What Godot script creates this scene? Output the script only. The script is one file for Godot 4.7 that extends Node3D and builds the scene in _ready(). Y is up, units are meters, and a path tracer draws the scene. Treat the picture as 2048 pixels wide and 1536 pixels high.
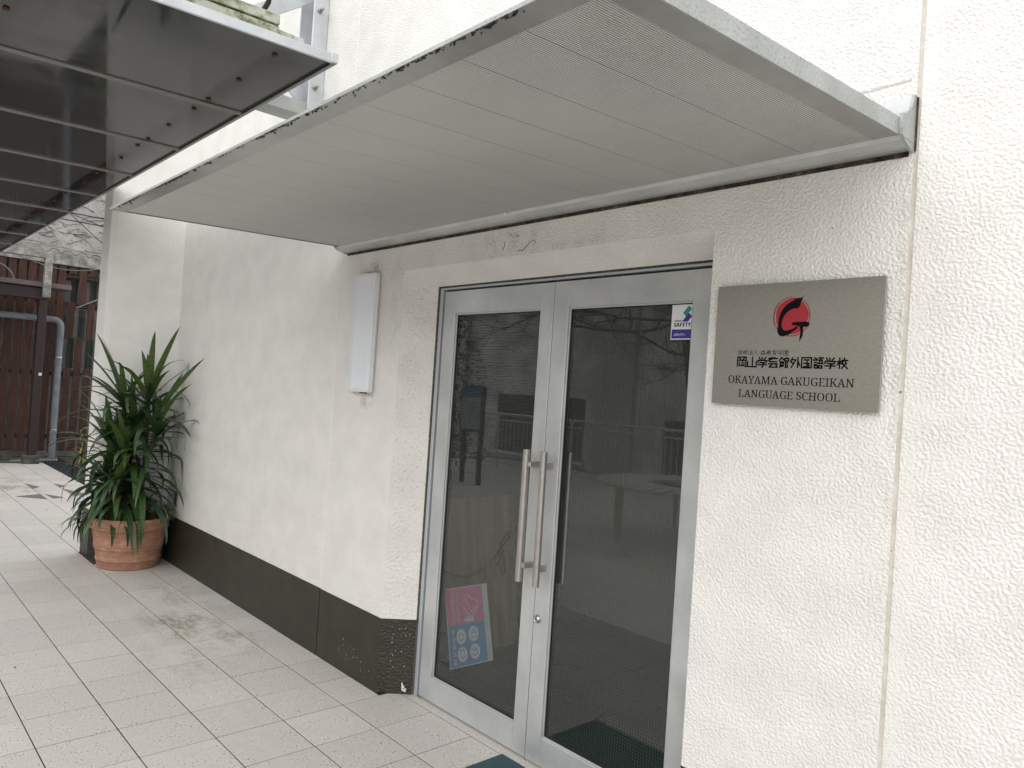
extends Node3D
# A rendered wall with a recessed glass double door under an aluminium canopy; x along the wall, y up, z out of the wall.

var rng := RandomNumberGenerator.new()
var base_of := {}          # thing -> its base point; geometry below is in world coordinates

# ------------------------------------------------------------------ mesh builder
class MB:
	var st := SurfaceTool.new()
	var smooth := false
	var count := 0
	func _init(is_smooth := false):
		smooth = is_smooth
		st.begin(Mesh.PRIMITIVE_TRIANGLES)
		st.set_smooth_group(0 if is_smooth else -1)
	func tri(a: Vector3, b: Vector3, c: Vector3, out := Vector3.ZERO):
		var n := (c - a).cross(b - a)
		if n.length_squared() < 1e-16:
			return
		if out != Vector3.ZERO and n.dot(out) < 0.0:
			var t := b
			b = c
			c = t
		count += 1
		st.add_vertex(a)
		st.add_vertex(b)
		st.add_vertex(c)
	func quad(a: Vector3, b: Vector3, c: Vector3, d: Vector3, out := Vector3.ZERO):
		tri(a, b, c, out)
		tri(a, c, d, out)
	# box between lo and hi, its edges chamfered by c, in the frame t
	func box(lo: Vector3, hi: Vector3, c := 0.0, t := Transform3D()):
		var m := (lo + hi) * 0.5
		var h := ((hi - lo) * 0.5).abs()
		c = minf(c, minf(h.x, minf(h.y, h.z)) * 0.9)
		for ax in 3:
			for s in [-1.0, 1.0]:
				var n := Vector3.ZERO
				n[ax] = s
				var u := (ax + 1) % 3
				var v := (ax + 2) % 3
				var q := []
				for k in [[-1, -1], [1, -1], [1, 1], [-1, 1]]:
					var p := Vector3.ZERO
					p[ax] = s * h[ax]
					p[u] = k[0] * (h[u] - c)
					p[v] = k[1] * (h[v] - c)
					q.append(t * (m + p))
				quad(q[0], q[1], q[2], q[3], t.basis * n)
		if c <= 0.0:
			return
		for ax in 3:
			var u := (ax + 1) % 3
			var v := (ax + 2) % 3
			for su in [-1.0, 1.0]:
				for sv in [-1.0, 1.0]:
					var q := []
					for k in [[-1.0, 0], [1.0, 0], [1.0, 1], [-1.0, 1]]:
						var p := Vector3.ZERO
						p[ax] = k[0] * (h[ax] - c)
						p[u] = su * (h[u] - (c if k[1] == 0 else 0.0))
						p[v] = sv * (h[v] - (0.0 if k[1] == 0 else c))
						q.append(t * (m + p))
					var n := Vector3.ZERO
					n[u] = su
					n[v] = sv
					quad(q[0], q[1], q[2], q[3], t.basis * n)
		for sx in [-1.0, 1.0]:
			for sy in [-1.0, 1.0]:
				for sz in [-1.0, 1.0]:
					var s := Vector3(sx, sy, sz)
					var a := m + s * Vector3(h.x, h.y - c, h.z - c)
					var b := m + s * Vector3(h.x - c, h.y, h.z - c)
					var d := m + s * Vector3(h.x - c, h.y - c, h.z)
					tri(t * a, t * b, t * d, t.basis * s)
	func tube(pts: Array, r: float, sides := 8, r_end := -1.0, caps := true):
		if r_end < 0.0:
			r_end = r
		var rings := []
		var up := Vector3.UP
		for i in pts.size():
			var d: Vector3 = (pts[mini(i + 1, pts.size() - 1)] - pts[maxi(i - 1, 0)]).normalized()
			if absf(d.dot(up)) > 0.95:
				up = Vector3.RIGHT if absf(d.x) < 0.9 else Vector3.BACK
			var x := d.cross(up).normalized()
			var y := x.cross(d).normalized()
			up = y
			var rr := lerpf(r, r_end, float(i) / maxf(1.0, pts.size() - 1))
			var ring := []
			for k in sides:
				var a := TAU * k / sides
				ring.append(pts[i] + (x * cos(a) + y * sin(a)) * rr)
			rings.append(ring)
		for i in pts.size() - 1:
			var mid: Vector3 = (pts[i] + pts[i + 1]) * 0.5
			for k in sides:
				var k2 := (k + 1) % sides
				var a: Vector3 = rings[i][k]
				quad(a, rings[i][k2], rings[i + 1][k2], rings[i + 1][k], (a + rings[i + 1][k2]) * 0.5 - mid)
		if caps and sides > 2:
			for e in [0, pts.size() - 1]:
				var out: Vector3 = pts[0] - pts[1] if e == 0 else pts[e] - pts[e - 1]
				for k in range(1, sides - 1):
					tri(rings[e][0], rings[e][k], rings[e][k + 1], out)
	# profile of (radius, height) turned about the vertical axis through at
	func lathe(at: Vector3, profile: Array, n := 40):
		for i in profile.size() - 1:
			var p: Vector2 = profile[i]
			var q: Vector2 = profile[i + 1]
			for k in n:
				var a := TAU * k / n
				var b := TAU * (k + 1) / n
				var da := Vector3(cos(a), 0, sin(a))
				var db := Vector3(cos(b), 0, sin(b))
				var up := Vector3.UP
				var nn := (da + db) * (q.y - p.y) - up * (q.x - p.x) * 2.0
				quad(at + da * p.x + up * p.y, at + db * p.x + up * p.y, at + db * q.x + up * q.y, at + da * q.x + up * q.y, nn)
	# flat polygon in the frame t (x, y in its plane), raised by h along the frame's z
	func plate(poly: PackedVector2Array, t: Transform3D, h: float):
		var idx := Geometry2D.triangulate_polygon(poly)
		var n := t.basis.z
		for i in range(0, idx.size(), 3):
			var p := []
			for k in 3:
				p.append(t * Vector3(poly[idx[i + k]].x, poly[idx[i + k]].y, h))
			tri(p[0], p[1], p[2], n)
		if h > 0.0:
			var ccw := not Geometry2D.is_polygon_clockwise(poly)
			for i in poly.size():
				var a := poly[i]
				var b := poly[(i + 1) % poly.size()]
				var o := Vector2(b.y - a.y, a.x - b.x) * (1.0 if ccw else -1.0)
				quad(t * Vector3(a.x, a.y, 0), t * Vector3(b.x, b.y, 0), t * Vector3(b.x, b.y, h), t * Vector3(a.x, a.y, h), t.basis * Vector3(o.x, o.y, 0))
	# polygon in the (u, v) plane swept along axis from a to b
	func prism(poly: PackedVector2Array, fu: Vector3, fv: Vector3, origin: Vector3, sweep: Vector3):
		var ccw := not Geometry2D.is_polygon_clockwise(poly)
		for i in poly.size():
			var a := poly[i]
			var b := poly[(i + 1) % poly.size()]
			var o := Vector2(b.y - a.y, a.x - b.x) * (1.0 if ccw else -1.0)
			var pa := origin + fu * a.x + fv * a.y
			var pb := origin + fu * b.x + fv * b.y
			quad(pa, pb, pb + sweep, pa + sweep, fu * o.x + fv * o.y)
		var idx := Geometry2D.triangulate_polygon(poly)
		for e in 2:
			var s := sweep * e
			for i in range(0, idx.size(), 3):
				var p := []
				for k in 3:
					var v := poly[idx[i + k]]
					p.append(origin + fu * v.x + fv * v.y + s)
				tri(p[0], p[1], p[2], sweep * (1.0 if e == 1 else -1.0))
	func done() -> ArrayMesh:
		if smooth:
			st.index()
		st.generate_normals()
		return st.commit()

# ------------------------------------------------------------------ naming
func thing(called: String, label: String, category: String, at := Vector3.ZERO, group := "") -> Node3D:
	var o := Node3D.new()
	o.name = called
	add_child(o, true)
	o.position = at
	base_of[o] = at
	tag(o, label, category, group)
	return o

func tag(o: Node, label: String, category: String, group := ""):
	o.set_meta("label", label)
	o.set_meta("category", category)
	if group != "":
		o.set_meta("group", group)

func part(parent: Node3D, called: String, mesh: Mesh, mat: Material, label := "") -> MeshInstance3D:
	var m := MeshInstance3D.new()
	m.name = called
	m.mesh = mesh
	m.material_override = mat
	parent.add_child(m, true)
	if base_of.has(parent):
		m.position = -base_of[parent]
	if label != "":
		m.set_meta("label", label)
	return m

func struct(called: String, mesh: Mesh, mat: Material) -> MeshInstance3D:
	var m := MeshInstance3D.new()
	m.name = called
	m.mesh = mesh
	m.material_override = mat
	add_child(m, true)
	m.set_meta("kind", "structure")
	return m

func boxmesh(lo: Vector3, hi: Vector3, c := 0.0, t := Transform3D()) -> ArrayMesh:
	var b := MB.new()
	b.box(lo, hi, c, t)
	return b.done()

func tubemesh(pts: Array, r: float, sides := 12, r_end := -1.0) -> ArrayMesh:
	var b := MB.new(true)
	b.tube(pts, r, sides, r_end, false)
	var m := b.done()
	var c := MB.new()
	for e in [0, 1]:
		var p: Vector3 = pts[0] if e == 0 else pts[-1]
		var d: Vector3 = (pts[0] - pts[1]).normalized() if e == 0 else (pts[-1] - pts[-2]).normalized()
		var x := d.cross(Vector3.UP if absf(d.y) < 0.9 else Vector3.RIGHT).normalized()
		var y := d.cross(x)
		var rr := r if e == 0 or r_end < 0 else r_end
		for k in sides:
			var a := TAU * k / sides
			var q := TAU * (k + 1) / sides
			c.tri(p, p + (x * cos(a) + y * sin(a)) * rr, p + (x * cos(q) + y * sin(q)) * rr, d)
	var st := SurfaceTool.new()
	st.append_from(m, 0, Transform3D())
	st.append_from(c.done(), 0, Transform3D())
	return st.commit()

# ------------------------------------------------------------------ materials
func lin(r: float, g: float, b: float, a := 1.0) -> Color:
	var c := Color(r, g, b).linear_to_srgb()
	c.a = a
	return c

func mat(color: Color, rough := 0.7, metal := 0.0, called := "") -> StandardMaterial3D:
	var m := StandardMaterial3D.new()
	m.albedo_color = color
	m.roughness = rough
	m.metallic = metal
	m.resource_name = called
	return m

func noise(seed_: int, freq: float, octaves := 3, type := FastNoiseLite.TYPE_SIMPLEX_SMOOTH) -> FastNoiseLite:
	var n := FastNoiseLite.new()
	n.seed = seed_
	n.noise_type = type
	n.frequency = freq
	n.fractal_octaves = octaves
	return n

func grey(n: FastNoiseLite, w: int, h: int) -> PackedByteArray:
	var im := n.get_seamless_image(w, h)
	im.convert(Image.FORMAT_L8)
	return im.get_data()

func stretched(n: FastNoiseLite, w: int, h: int, sx: int, sy: int) -> PackedByteArray:
	var im := n.get_seamless_image(w / sx, h / sy)
	im.convert(Image.FORMAT_L8)
	im.resize(w, h, Image.INTERPOLATE_CUBIC)
	return im.get_data()

func tex_l(data: PackedByteArray, w: int, h: int) -> ImageTexture:
	return ImageTexture.create_from_image(Image.create_from_data(w, h, false, Image.FORMAT_L8, data))

func tex_rgb(data: PackedByteArray, w: int, h: int) -> ImageTexture:
	return ImageTexture.create_from_image(Image.create_from_data(w, h, false, Image.FORMAT_RGB8, data))

# colour mottle: base 1.0 dimmed by coarse and fine noise; specks below the threshold are darkened
func mottle(seed_: int, size: int, coarse: float, fine: float, depth: float, fdepth: float, speck := 0.0, speck_dark := 0.5) -> ImageTexture:
	var a := grey(noise(seed_, coarse, 4), size, size)
	var b := grey(noise(seed_ + 1, fine, 2), size, size)
	var out := PackedByteArray()
	out.resize(size * size)
	for i in size * size:
		var v := 1.0 - depth * (1.0 - a[i] / 255.0) - fdepth * (1.0 - b[i] / 255.0)
		if b[i] < speck * 255.0:
			v *= lerpf(1.0, speck_dark, clampf((speck * 255.0 - b[i]) / 12.0, 0.0, 1.0))
		out[i] = int(clampf(v, 0.0, 1.0) * 255.0)
	return tex_l(out, size, size)

func triplanar(m: StandardMaterial3D, metres: float, world := true, stretch := Vector3.ONE):
	m.uv1_triplanar = true
	m.uv1_world_triplanar = world
	m.uv1_scale = stretch / metres
	m.uv1_triplanar_sharpness = 6.0

var M := {}

func stucco(color: Color, tex: Texture2D, h: Texture2D, relief: float, rough: float, metres: float, called: String) -> StandardMaterial3D:
	var m := mat(color, rough, 0.0, called)
	m.albedo_texture = tex
	m.heightmap_enabled = true
	m.heightmap_texture = h
	m.heightmap_scale = relief
	triplanar(m, metres)
	return m

func make_materials():
	var n := noise(11, 0.088, 3)
	n.fractal_gain = 0.42
	var fine := grey(n, 1024, 1024)
	var fine2 := grey(noise(12, 0.013, 2), 1024, 1024)
	var hd := PackedByteArray()
	hd.resize(1024 * 1024)
	for i in hd.size():
		var v := fine[i] / 255.0
		v = clampf((v - 0.18) / 0.64, 0.0, 1.0)
		hd[i] = int(clampf(v * 0.8 + fine2[i] / 255.0 * 0.35 - 0.08, 0, 1) * 255.0)
	M.stucco_h = tex_l(hd, 1024, 1024)
	M.wall_tex = mottle(20, 1024, 0.004, 0.09, 0.05, 0.03)
	M.speckled_tex = mottle(24, 1024, 0.006, 0.11, 0.08, 0.05, 0.17, 0.72)  # small scattered specks darkened in the colour
	M.wall = stucco(lin(0.825, 0.80, 0.75), M.wall_tex, M.stucco_h, 0.30, 0.42, 1.07, "white stucco")
	# grime and streaks where the photograph shows them: round the lamp, over the door, down the left wall
	var gd := Image.create(1536, 768, false, Image.FORMAT_RGBA8)
	var gn := noise(13, 0.05, 4)
	var gf := noise(14, 0.22, 2)
	gd.fill(Color(0.3, 0.27, 0.22, 0.0))
	for q in [[-2.09, 2.135, 0.06, 0.035, 0.6], [-2.10, 1.445, 0.06, 0.04, 0.55], [-1.03, 2.165, 0.20, 0.06, 0.35], [-0.75, 2.12, 0.3, 0.02, 0.2], [-1.86, 2.0, 0.06, 0.3, 0.2], [-4.45, 2.2, 0.015, 0.2, 0.25], [-3.25, 1.05, 0.014, 0.16, 0.35], [0.545, 1.75, 0.012, 0.5, 0.3]]:
		var cx := int((q[0] + 6.0) / 6.0 * 1536.0)
		var cy := int((1.0 - q[1] / 3.0) * 768.0)
		var rx := int(q[2] * 256.0 * 1.6) + 2
		var ry := int(q[3] * 256.0 * 1.6) + 2
		for yy in range(maxi(0, cy - ry), mini(768, cy + ry)):
			for xx in range(cx - rx, cx + rx):
				var e := Vector2((xx - cx) / (q[2] * 256.0), (yy - cy) / (q[3] * 256.0)).length()
				var a: float = q[4] * clampf(1.5 - e, 0.0, 1.0)
				a *= clampf(0.45 + 1.6 * gn.get_noise_2d(xx, yy * 0.6), 0.0, 1.0) * clampf(0.55 + 1.1 * gf.get_noise_2d(xx, yy), 0.0, 1.0)
				var wx := xx % 1536
				var c := gd.get_pixel(wx, yy)
				if a > c.a:
					gd.set_pixel(wx, yy, Color(0.33, 0.29, 0.23, a))
	M.wall_marked = M.wall.duplicate()
	M.wall_marked.detail_enabled = true
	M.wall_marked.detail_albedo = ImageTexture.create_from_image(gd)
	M.wall_marked.detail_blend_mode = BaseMaterial3D.BLEND_MODE_MIX
	M.wall_marked.detail_uv_layer = BaseMaterial3D.DETAIL_UV_2
	M.wall_marked.uv2_triplanar = true
	M.wall_marked.uv2_world_triplanar = true
	M.wall_marked.uv2_scale = Vector3(1.0 / 6.0, 1.0 / 3.0, 1.0)
	M.wall_marked.uv2_triplanar_sharpness = 8.0
	M.wall_coarse = stucco(lin(0.82, 0.79, 0.735), M.speckled_tex, M.stucco_h, 0.34, 0.5, 1.7, "coarse speckled stucco")
	var pa := grey(noise(17, 0.01, 4), 512, 512)
	var pb := grey(noise(18, 0.14, 3), 512, 512)
	var pd := PackedByteArray()
	pd.resize(512 * 512)
	for i in pd.size():
		var v := 0.62 + 0.16 * pa[i] / 255.0
		if pb[i] > 176:
			v += 0.22 * clampf((pb[i] - 176) / 20.0, 0.0, 1.0) * clampf(pa[i] / 160.0 - 0.3, 0.0, 1.0)
		pd[i] = int(clampf(v, 0, 1) * 255.0)
	M.plinth_tex = tex_l(pd, 512, 512)
	M.plinth = stucco(lin(0.056, 0.051, 0.028), M.plinth_tex, M.stucco_h, 0.10, 0.5, 1.23, "dark brown painted stucco")
	M.plinth_coarse = stucco(lin(0.056, 0.051, 0.028), M.plinth_tex, M.stucco_h, 0.36, 0.45, 1.7, "dark brown coarse stucco")
	M.groove = mat(lin(0.75, 0.69, 0.60), 0.8, 0.0, "sealant in wall joint")
	M.groove.albedo_texture = mottle(16, 256, 0.02, 0.1, 0.15, 0.08)
	triplanar(M.groove, 0.7)
	M.groove_dark = mat(lin(0.02, 0.019, 0.016), 0.8, 0.0, "dark joint")
	# floor tiles: pale stone with streaky grey flecks
	var fl := stretched(noise(31, 0.12, 3), 1024, 1024, 2, 1)
	var fl2 := grey(noise(32, 0.012, 3), 1024, 1024)
	var fl3 := grey(noise(33, 0.3, 2), 1024, 1024)
	var td := PackedByteArray()
	td.resize(1024 * 1024 * 3)
	for i in 1024 * 1024:
		var s := fl2[i] / 255.0
		var thr := 0.13 + 0.27 * s
		var v := 0.90 + 0.08 * fl3[i] / 255.0 - 0.05 * (1.0 - s)
		var f := fl[i] / 255.0
		if f < thr:
			v *= lerpf(1.0, 0.66, clampf((thr - f) / 0.09, 0.0, 1.0))
		var warm := 0.985 + 0.015 * s
		td[i * 3] = int(v * 255.0)
		td[i * 3 + 1] = int(v * 254.0 * warm)
		td[i * 3 + 2] = int(v * 250.0 * warm)
	M.tile_tex = tex_rgb(td, 1024, 1024)
	# damp algae and dirt where the photograph shows them on the paving in front of the wall
	var sd := Image.create(512, 512, false, Image.FORMAT_RGBA8)
	var nz := noise(41, 0.035, 4)
	var ng := noise(42, 0.16, 2)
	for y in 512:
		for x in 512:
			var px := -6.0 + 6.0 * (x + 0.5) / 512.0
			var pz := 3.0 * (y + 0.5) / 512.0
			var a := 0.0
			for q in [[-3.35, 0.42, 0.42, 0.22, 1.0], [-3.0, 0.30, 0.35, 0.18, 0.9], [-3.9, 0.25, 0.6, 0.2, 0.55], [-2.7, 0.6, 0.4, 0.25, 0.35]]:
				var d := Vector2((px - q[0]) / q[2], (pz - q[1]) / q[3]).length()
				a = maxf(a, q[4] * clampf(1.25 - d, 0.0, 1.0))
			a *= clampf(0.5 + 1.5 * nz.get_noise_2d(x, y), 0.0, 1.0) * clampf(0.7 + 0.9 * ng.get_noise_2d(x, y), 0.0, 1.0)
			sd.set_pixel(x, y, Color(0.36, 0.37, 0.25, clampf(a * 0.75, 0.0, 0.6)))
	M.algae = ImageTexture.create_from_image(sd)
	M.tiles = []
	for k in 6:
		var v := 0.665 + 0.012 * k
		var m := mat(lin(v * [1.0, 0.995, 1.01][k % 3], v * 0.965, v * [0.915, 0.90, 0.925][k % 3]), 0.62, 0.0, "pale stone tile")
		m.albedo_texture = M.tile_tex
		m.heightmap_enabled = true
		m.heightmap_texture = M.tile_tex
		m.heightmap_scale = 0.05
		triplanar(m, 1.2)
		m.detail_enabled = true
		m.detail_albedo = M.algae
		m.detail_blend_mode = BaseMaterial3D.BLEND_MODE_MIX
		m.detail_uv_layer = BaseMaterial3D.DETAIL_UV_2
		m.uv2_triplanar = true
		m.uv2_world_triplanar = true
		m.uv2_scale = Vector3(1.0 / 6.0, 1.0, 1.0 / 3.0)
		m.uv2_triplanar_sharpness = 8.0
		M.tiles.append(m)
	M.grout = mat(lin(0.085, 0.078, 0.069), 0.95, 0.0, "grey grout")
	M.grout.albedo_texture = mottle(45, 256, 0.02, 0.2, 0.4, 0.2)
	triplanar(M.grout, 0.9)
	# aluminium
	var br := mottle(50, 512, 0.008, 0.12, 0.12, 0.03)
	M.alu = mat(lin(0.62, 0.63, 0.62), 0.42, 0.4, "satin aluminium")
	M.alu.albedo_texture = br
	triplanar(M.alu, 1.3)
	M.alu_grey = mat(lin(0.40, 0.405, 0.385), 0.24, 0.25, "grey aluminium sheet")
	M.alu_grey.albedo_texture = mottle(52, 512, 0.006, 0.05, 0.14, 0.05)
	triplanar(M.alu_grey, 1.9)
	M.alu_crest_lit = mat(lin(0.58, 0.585, 0.56), 0.3, 0.2, "aluminium crest with painted highlight")  # same sheet made lighter; the light the ribs catch is in this colour
	M.alu_trim = mat(lin(0.50, 0.52, 0.50), 0.45, 0.2, "pale aluminium trim")
	M.alu_trim.albedo_texture = mottle(54, 512, 0.008, 0.2, 0.14, 0.10, 0.27, 0.85)
	triplanar(M.alu_trim, 0.9)
	M.alu_white = mat(lin(0.66, 0.68, 0.70), 0.42, 0.2, "pale grey painted steel")
	M.alu_white.albedo_texture = br
	triplanar(M.alu_white, 1.0)
	M.jamb = mat(lin(0.44, 0.465, 0.495), 0.4, 0.3, "blue grey frame")
	M.handle = mat(lin(0.50, 0.47, 0.43), 0.38, 0.85, "brushed steel handle")
	M.handle.albedo_texture = mottle(56, 256, 0.02, 0.2, 0.1, 0.06)
	triplanar(M.handle, 0.35)
	M.chrome = mat(lin(0.55, 0.53, 0.5), 0.25, 1.0, "polished steel")
	M.plate = mat(lin(0.44, 0.415, 0.36), 0.36, 0.9, "brushed stainless plate")
	var hair := stretched(noise(58, 0.25, 2), 1024, 256, 16, 1)
	var hp := PackedByteArray()
	hp.resize(hair.size())
	for i in hair.size():
		hp[i] = int(clampf(0.93 + 0.07 * (hair[i] / 255.0 - 0.5), 0, 1) * 255.0)
	M.plate.albedo_texture = tex_l(hp, 1024, 256)
	triplanar(M.plate, 0.4)
	M.ink = mat(lin(0.005, 0.005, 0.006), 0.7, 0.0, "black lettering")
	M.ink.metallic_specular = 0.2
	M.red = mat(lin(0.32, 0.012, 0.022), 0.45, 0.0, "red enamel")
	M.gasket = mat(lin(0.012, 0.012, 0.013), 0.6, 0.0, "black rubber gasket")
	M.caulk = mat(lin(0.30, 0.255, 0.19), 0.95, 0.0, "crumbling sealant")
	M.caulk.albedo_texture = mottle(60, 512, 0.03, 0.12, 0.5, 0.4, 0.36, 0.2)
	M.caulk.heightmap_enabled = true
	M.caulk.heightmap_texture = M.caulk.albedo_texture
	M.caulk.heightmap_scale = 0.4
	triplanar(M.caulk, 0.5)
	M.rust_line = mat(lin(0.20, 0.145, 0.10), 0.95, 0.0, "brown grime")
	M.rust_line.albedo_texture = mottle(62, 512, 0.02, 0.14, 0.75, 0.3, 0.3, 0.3)
	triplanar(M.rust_line, 0.7)
	M.moss = mat(lin(0.032, 0.028, 0.018), 1.0, 0.0, "dry black moss")
	M.glass = mat(lin(0.05, 0.06, 0.045, 0.10), 0.0, 0.0, "wired glass")
	M.glass.transparency = BaseMaterial3D.TRANSPARENCY_ALPHA
	M.window_glass = mat(lin(0.05, 0.065, 0.055, 0.22), 0.02, 0.0, "window glass")
	M.window_glass.transparency = BaseMaterial3D.TRANSPARENCY_ALPHA
	M.wire = mat(lin(0.13, 0.14, 0.13), 0.5, 0.5, "glass wire")
	M.lamp_shade = mat(lin(0.74, 0.76, 0.79), 0.4, 0.0, "white acrylic")
	M.lamp_base = mat(lin(0.70, 0.69, 0.63), 0.5, 0.0, "cream plastic")
	M.black = mat(lin(0.01, 0.01, 0.011), 0.6, 0.0, "black plastic")
	# carport
	M.smoked = mat(lin(0.012, 0.0115, 0.012), 0.07, 0.0, "smoked polycarbonate")
	M.smoked.roughness_texture = mottle(70, 512, 0.010, 0.05, 0.85, 0.1)
	M.smoked.roughness = 0.17
	M.smoked.backlight_enabled = true
	M.smoked.backlight = lin(0.22, 0.22, 0.215)
	triplanar(M.smoked, 2.3)
	M.rib = mat(lin(0.30, 0.29, 0.27), 0.5, 0.3, "bronze aluminium rib")
	M.algae_alu = mat(lin(0.55, 0.56, 0.48), 0.7, 0.0, "weathered aluminium with algae")
	var aa := grey(noise(72, 0.02, 4), 512, 512)
	var ab := grey(noise(73, 0.12, 3), 512, 512)
	var ad := PackedByteArray()
	ad.resize(512 * 512 * 3)
	for i in 512 * 512:
		var t := clampf((aa[i] / 255.0 - 0.35) * 2.0, 0, 1) * clampf(ab[i] / 255.0 * 1.6, 0, 1)
		ad[i * 3] = int(lerpf(235, 120, t))
		ad[i * 3 + 1] = int(lerpf(236, 122, t))
		ad[i * 3 + 2] = int(lerpf(232, 80, t))
	M.algae_alu.albedo_texture = tex_rgb(ad, 512, 512)
	triplanar(M.algae_alu, 0.8)
	M.rust = mat(lin(0.10, 0.045, 0.03), 0.85, 0.0, "rusty bolt")
	# far left
	var wg := stretched(noise(80, 0.06, 4), 512, 512, 1, 16)
	var wd := PackedByteArray()
	wd.resize(wg.size())
	for i in wg.size():
		wd[i] = int(clampf(0.55 + 0.45 * wg[i] / 255.0, 0, 1) * 255.0)
	M.slats = []
	for k in 4:
		var v := 0.8 + 0.13 * k
		var m := mat(lin(0.085 * v, 0.031 * v, 0.0165 * v), 0.8, 0.0, "brown stained timber")
		m.albedo_texture = tex_l(wd, 512, 512)
		triplanar(m, 0.9)
		M.slats.append(m)
	M.maroon = mat(lin(0.026, 0.012, 0.013), 0.5, 0.0, "maroon painted post")
	M.maroon_roof = mat(lin(0.12, 0.085, 0.085), 0.6, 0.0, "mauve weathered roof edge")
	M.pvc = mat(lin(0.24, 0.265, 0.30), 0.4, 0.0, "grey plastic pipe")
	M.pvc.albedo_texture = mottle(82, 256, 0.02, 0.1, 0.2, 0.1)
	triplanar(M.pvc, 1.2)
	M.white_pvc = mat(lin(0.52, 0.51, 0.46), 0.5, 0.0, "dirty white plastic gutter")
	M.white_pvc.albedo_texture = mottle(84, 256, 0.02, 0.1, 0.4, 0.2)
	triplanar(M.white_pvc, 0.9)
	M.render = mat(lin(0.50, 0.48, 0.45), 0.85, 0.0, "old pale render")
	M.render.albedo_texture = mottle(86, 512, 0.008, 0.06, 0.22, 0.12, 0.20, 0.8)
	triplanar(M.render, 1.8)
	M.vine = mat(lin(0.07, 0.055, 0.04), 0.9, 0.0, "dry vine")
	M.block = mat(lin(0.20, 0.19, 0.15), 0.95, 0.0, "mossy concrete")
	M.block.albedo_texture = mottle(88, 256, 0.02, 0.15, 0.4, 0.3)
	triplanar(M.block, 0.6)
	M.curtain = mat(lin(0.16, 0.18, 0.16), 0.9, 0.0, "grey green curtain")
	M.dark = mat(lin(0.012, 0.012, 0.011), 0.9, 0.0, "dark interior")
	M.steel_dark = mat(lin(0.10, 0.11, 0.12), 0.45, 0.6, "galvanised grating")
	M.soil = mat(lin(0.05, 0.035, 0.025), 1.0, 0.0, "soil")
	# plant
	M.leaves = []
	for c in [Vector3(0.036, 0.080, 0.026), Vector3(0.050, 0.104, 0.032), Vector3(0.068, 0.13, 0.033), Vector3(0.10, 0.16, 0.04), Vector3(0.028, 0.064, 0.032)]:
		var m := mat(lin(c.x, c.y, c.z), 0.38, 0.0, "strap leaf")
		m.backlight_enabled = true
		m.backlight = lin(c.x * 2.2, c.y * 2.2, c.z * 1.2)
		M.leaves.append(m)
	M.leaf_dead = mat(lin(0.20, 0.13, 0.06), 0.8, 0.0, "withered leaf")
	var lt := stretched(noise(94, 0.09, 3), 512, 512, 8, 1)
	for i in lt.size():
		lt[i] = int(clampf(0.62 + 0.5 * lt[i] / 255.0, 0, 1) * 255.0)
	for m in M.leaves:
		m.albedo_texture = tex_l(lt, 512, 512)
		triplanar(m, 0.5, false)
	M.leaf_yellow = mat(lin(0.24, 0.25, 0.06), 0.5, 0.0, "yellow green leaf")
	M.cane = mat(lin(0.11, 0.085, 0.055), 0.9, 0.0, "cane bark")
	M.cane.albedo_texture = mottle(90, 256, 0.03, 0.2, 0.4, 0.3)
	triplanar(M.cane, 0.3)
	var ta := grey(noise(92, 0.012, 4), 512, 512)
	var tb := stretched(noise(93, 0.06, 3), 512, 512, 6, 1)
	var tt := PackedByteArray()
	tt.resize(512 * 512 * 3)
	for i in 512 * 512:
		var w := clampf((ta[i] / 255.0 - 0.45) * 2.4, 0, 1) * clampf(tb[i] / 255.0 * 1.3 - 0.1, 0, 1)
		var d := 0.86 + 0.14 * tb[i] / 255.0
		if tb[i] > 190 and ta[i] > 120:
			w = maxf(w, 0.55)
		tt[i * 3] = int(lerpf(215, 238, w) * d)
		tt[i * 3 + 1] = int(lerpf(172, 222, w) * d)
		tt[i * 3 + 2] = int(lerpf(148, 208, w) * d)
	M.terracotta = mat(lin(0.66, 0.54, 0.47), 0.85, 0.0, "terracotta with lime bloom")
	M.terracotta.albedo_texture = tex_rgb(tt, 512, 512)
	triplanar(M.terracotta, 0.55)
	# inside
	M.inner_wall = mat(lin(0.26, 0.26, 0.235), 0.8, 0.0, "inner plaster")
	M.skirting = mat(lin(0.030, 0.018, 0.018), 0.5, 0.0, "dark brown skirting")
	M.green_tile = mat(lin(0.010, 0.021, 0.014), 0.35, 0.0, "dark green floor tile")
	M.green_tile.albedo_texture = mottle(95, 512, 0.02, 0.2, 0.3, 0.2)
	triplanar(M.green_tile, 0.8)
	M.plywood = mat(lin(0.62, 0.51, 0.35), 0.7, 0.0, "plywood")
	var pw := stretched(noise(96, 0.03, 4), 512, 512, 1, 12)
	for i in pw.size():
		pw[i] = int(clampf(0.75 + 0.25 * pw[i] / 255.0, 0, 1) * 255.0)
	M.plywood.albedo_texture = tex_l(pw, 512, 512)
	triplanar(M.plywood, 0.9)
	M.mat_green = mat(lin(0.012, 0.045, 0.036), 0.95, 0.0, "green ribbed mat")
	M.mat_blue = mat(lin(0.055, 0.105, 0.115), 0.95, 0.0, "blue grey ribbed mat")
	M.paper = mat(lin(0.33, 0.35, 0.36), 0.5, 0.0, "white print")
	M.pink = mat(lin(0.30, 0.085, 0.16), 0.5, 0.0, "pink print")
	M.blue = mat(lin(0.035, 0.13, 0.24), 0.5, 0.0, "blue print")
	M.sleeve = mat(lin(0.25, 0.30, 0.30), 0.4, 0.0, "clear sleeve edge")
	M.navy = mat(lin(0.035, 0.025, 0.26), 0.45, 0.0, "navy print")
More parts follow.
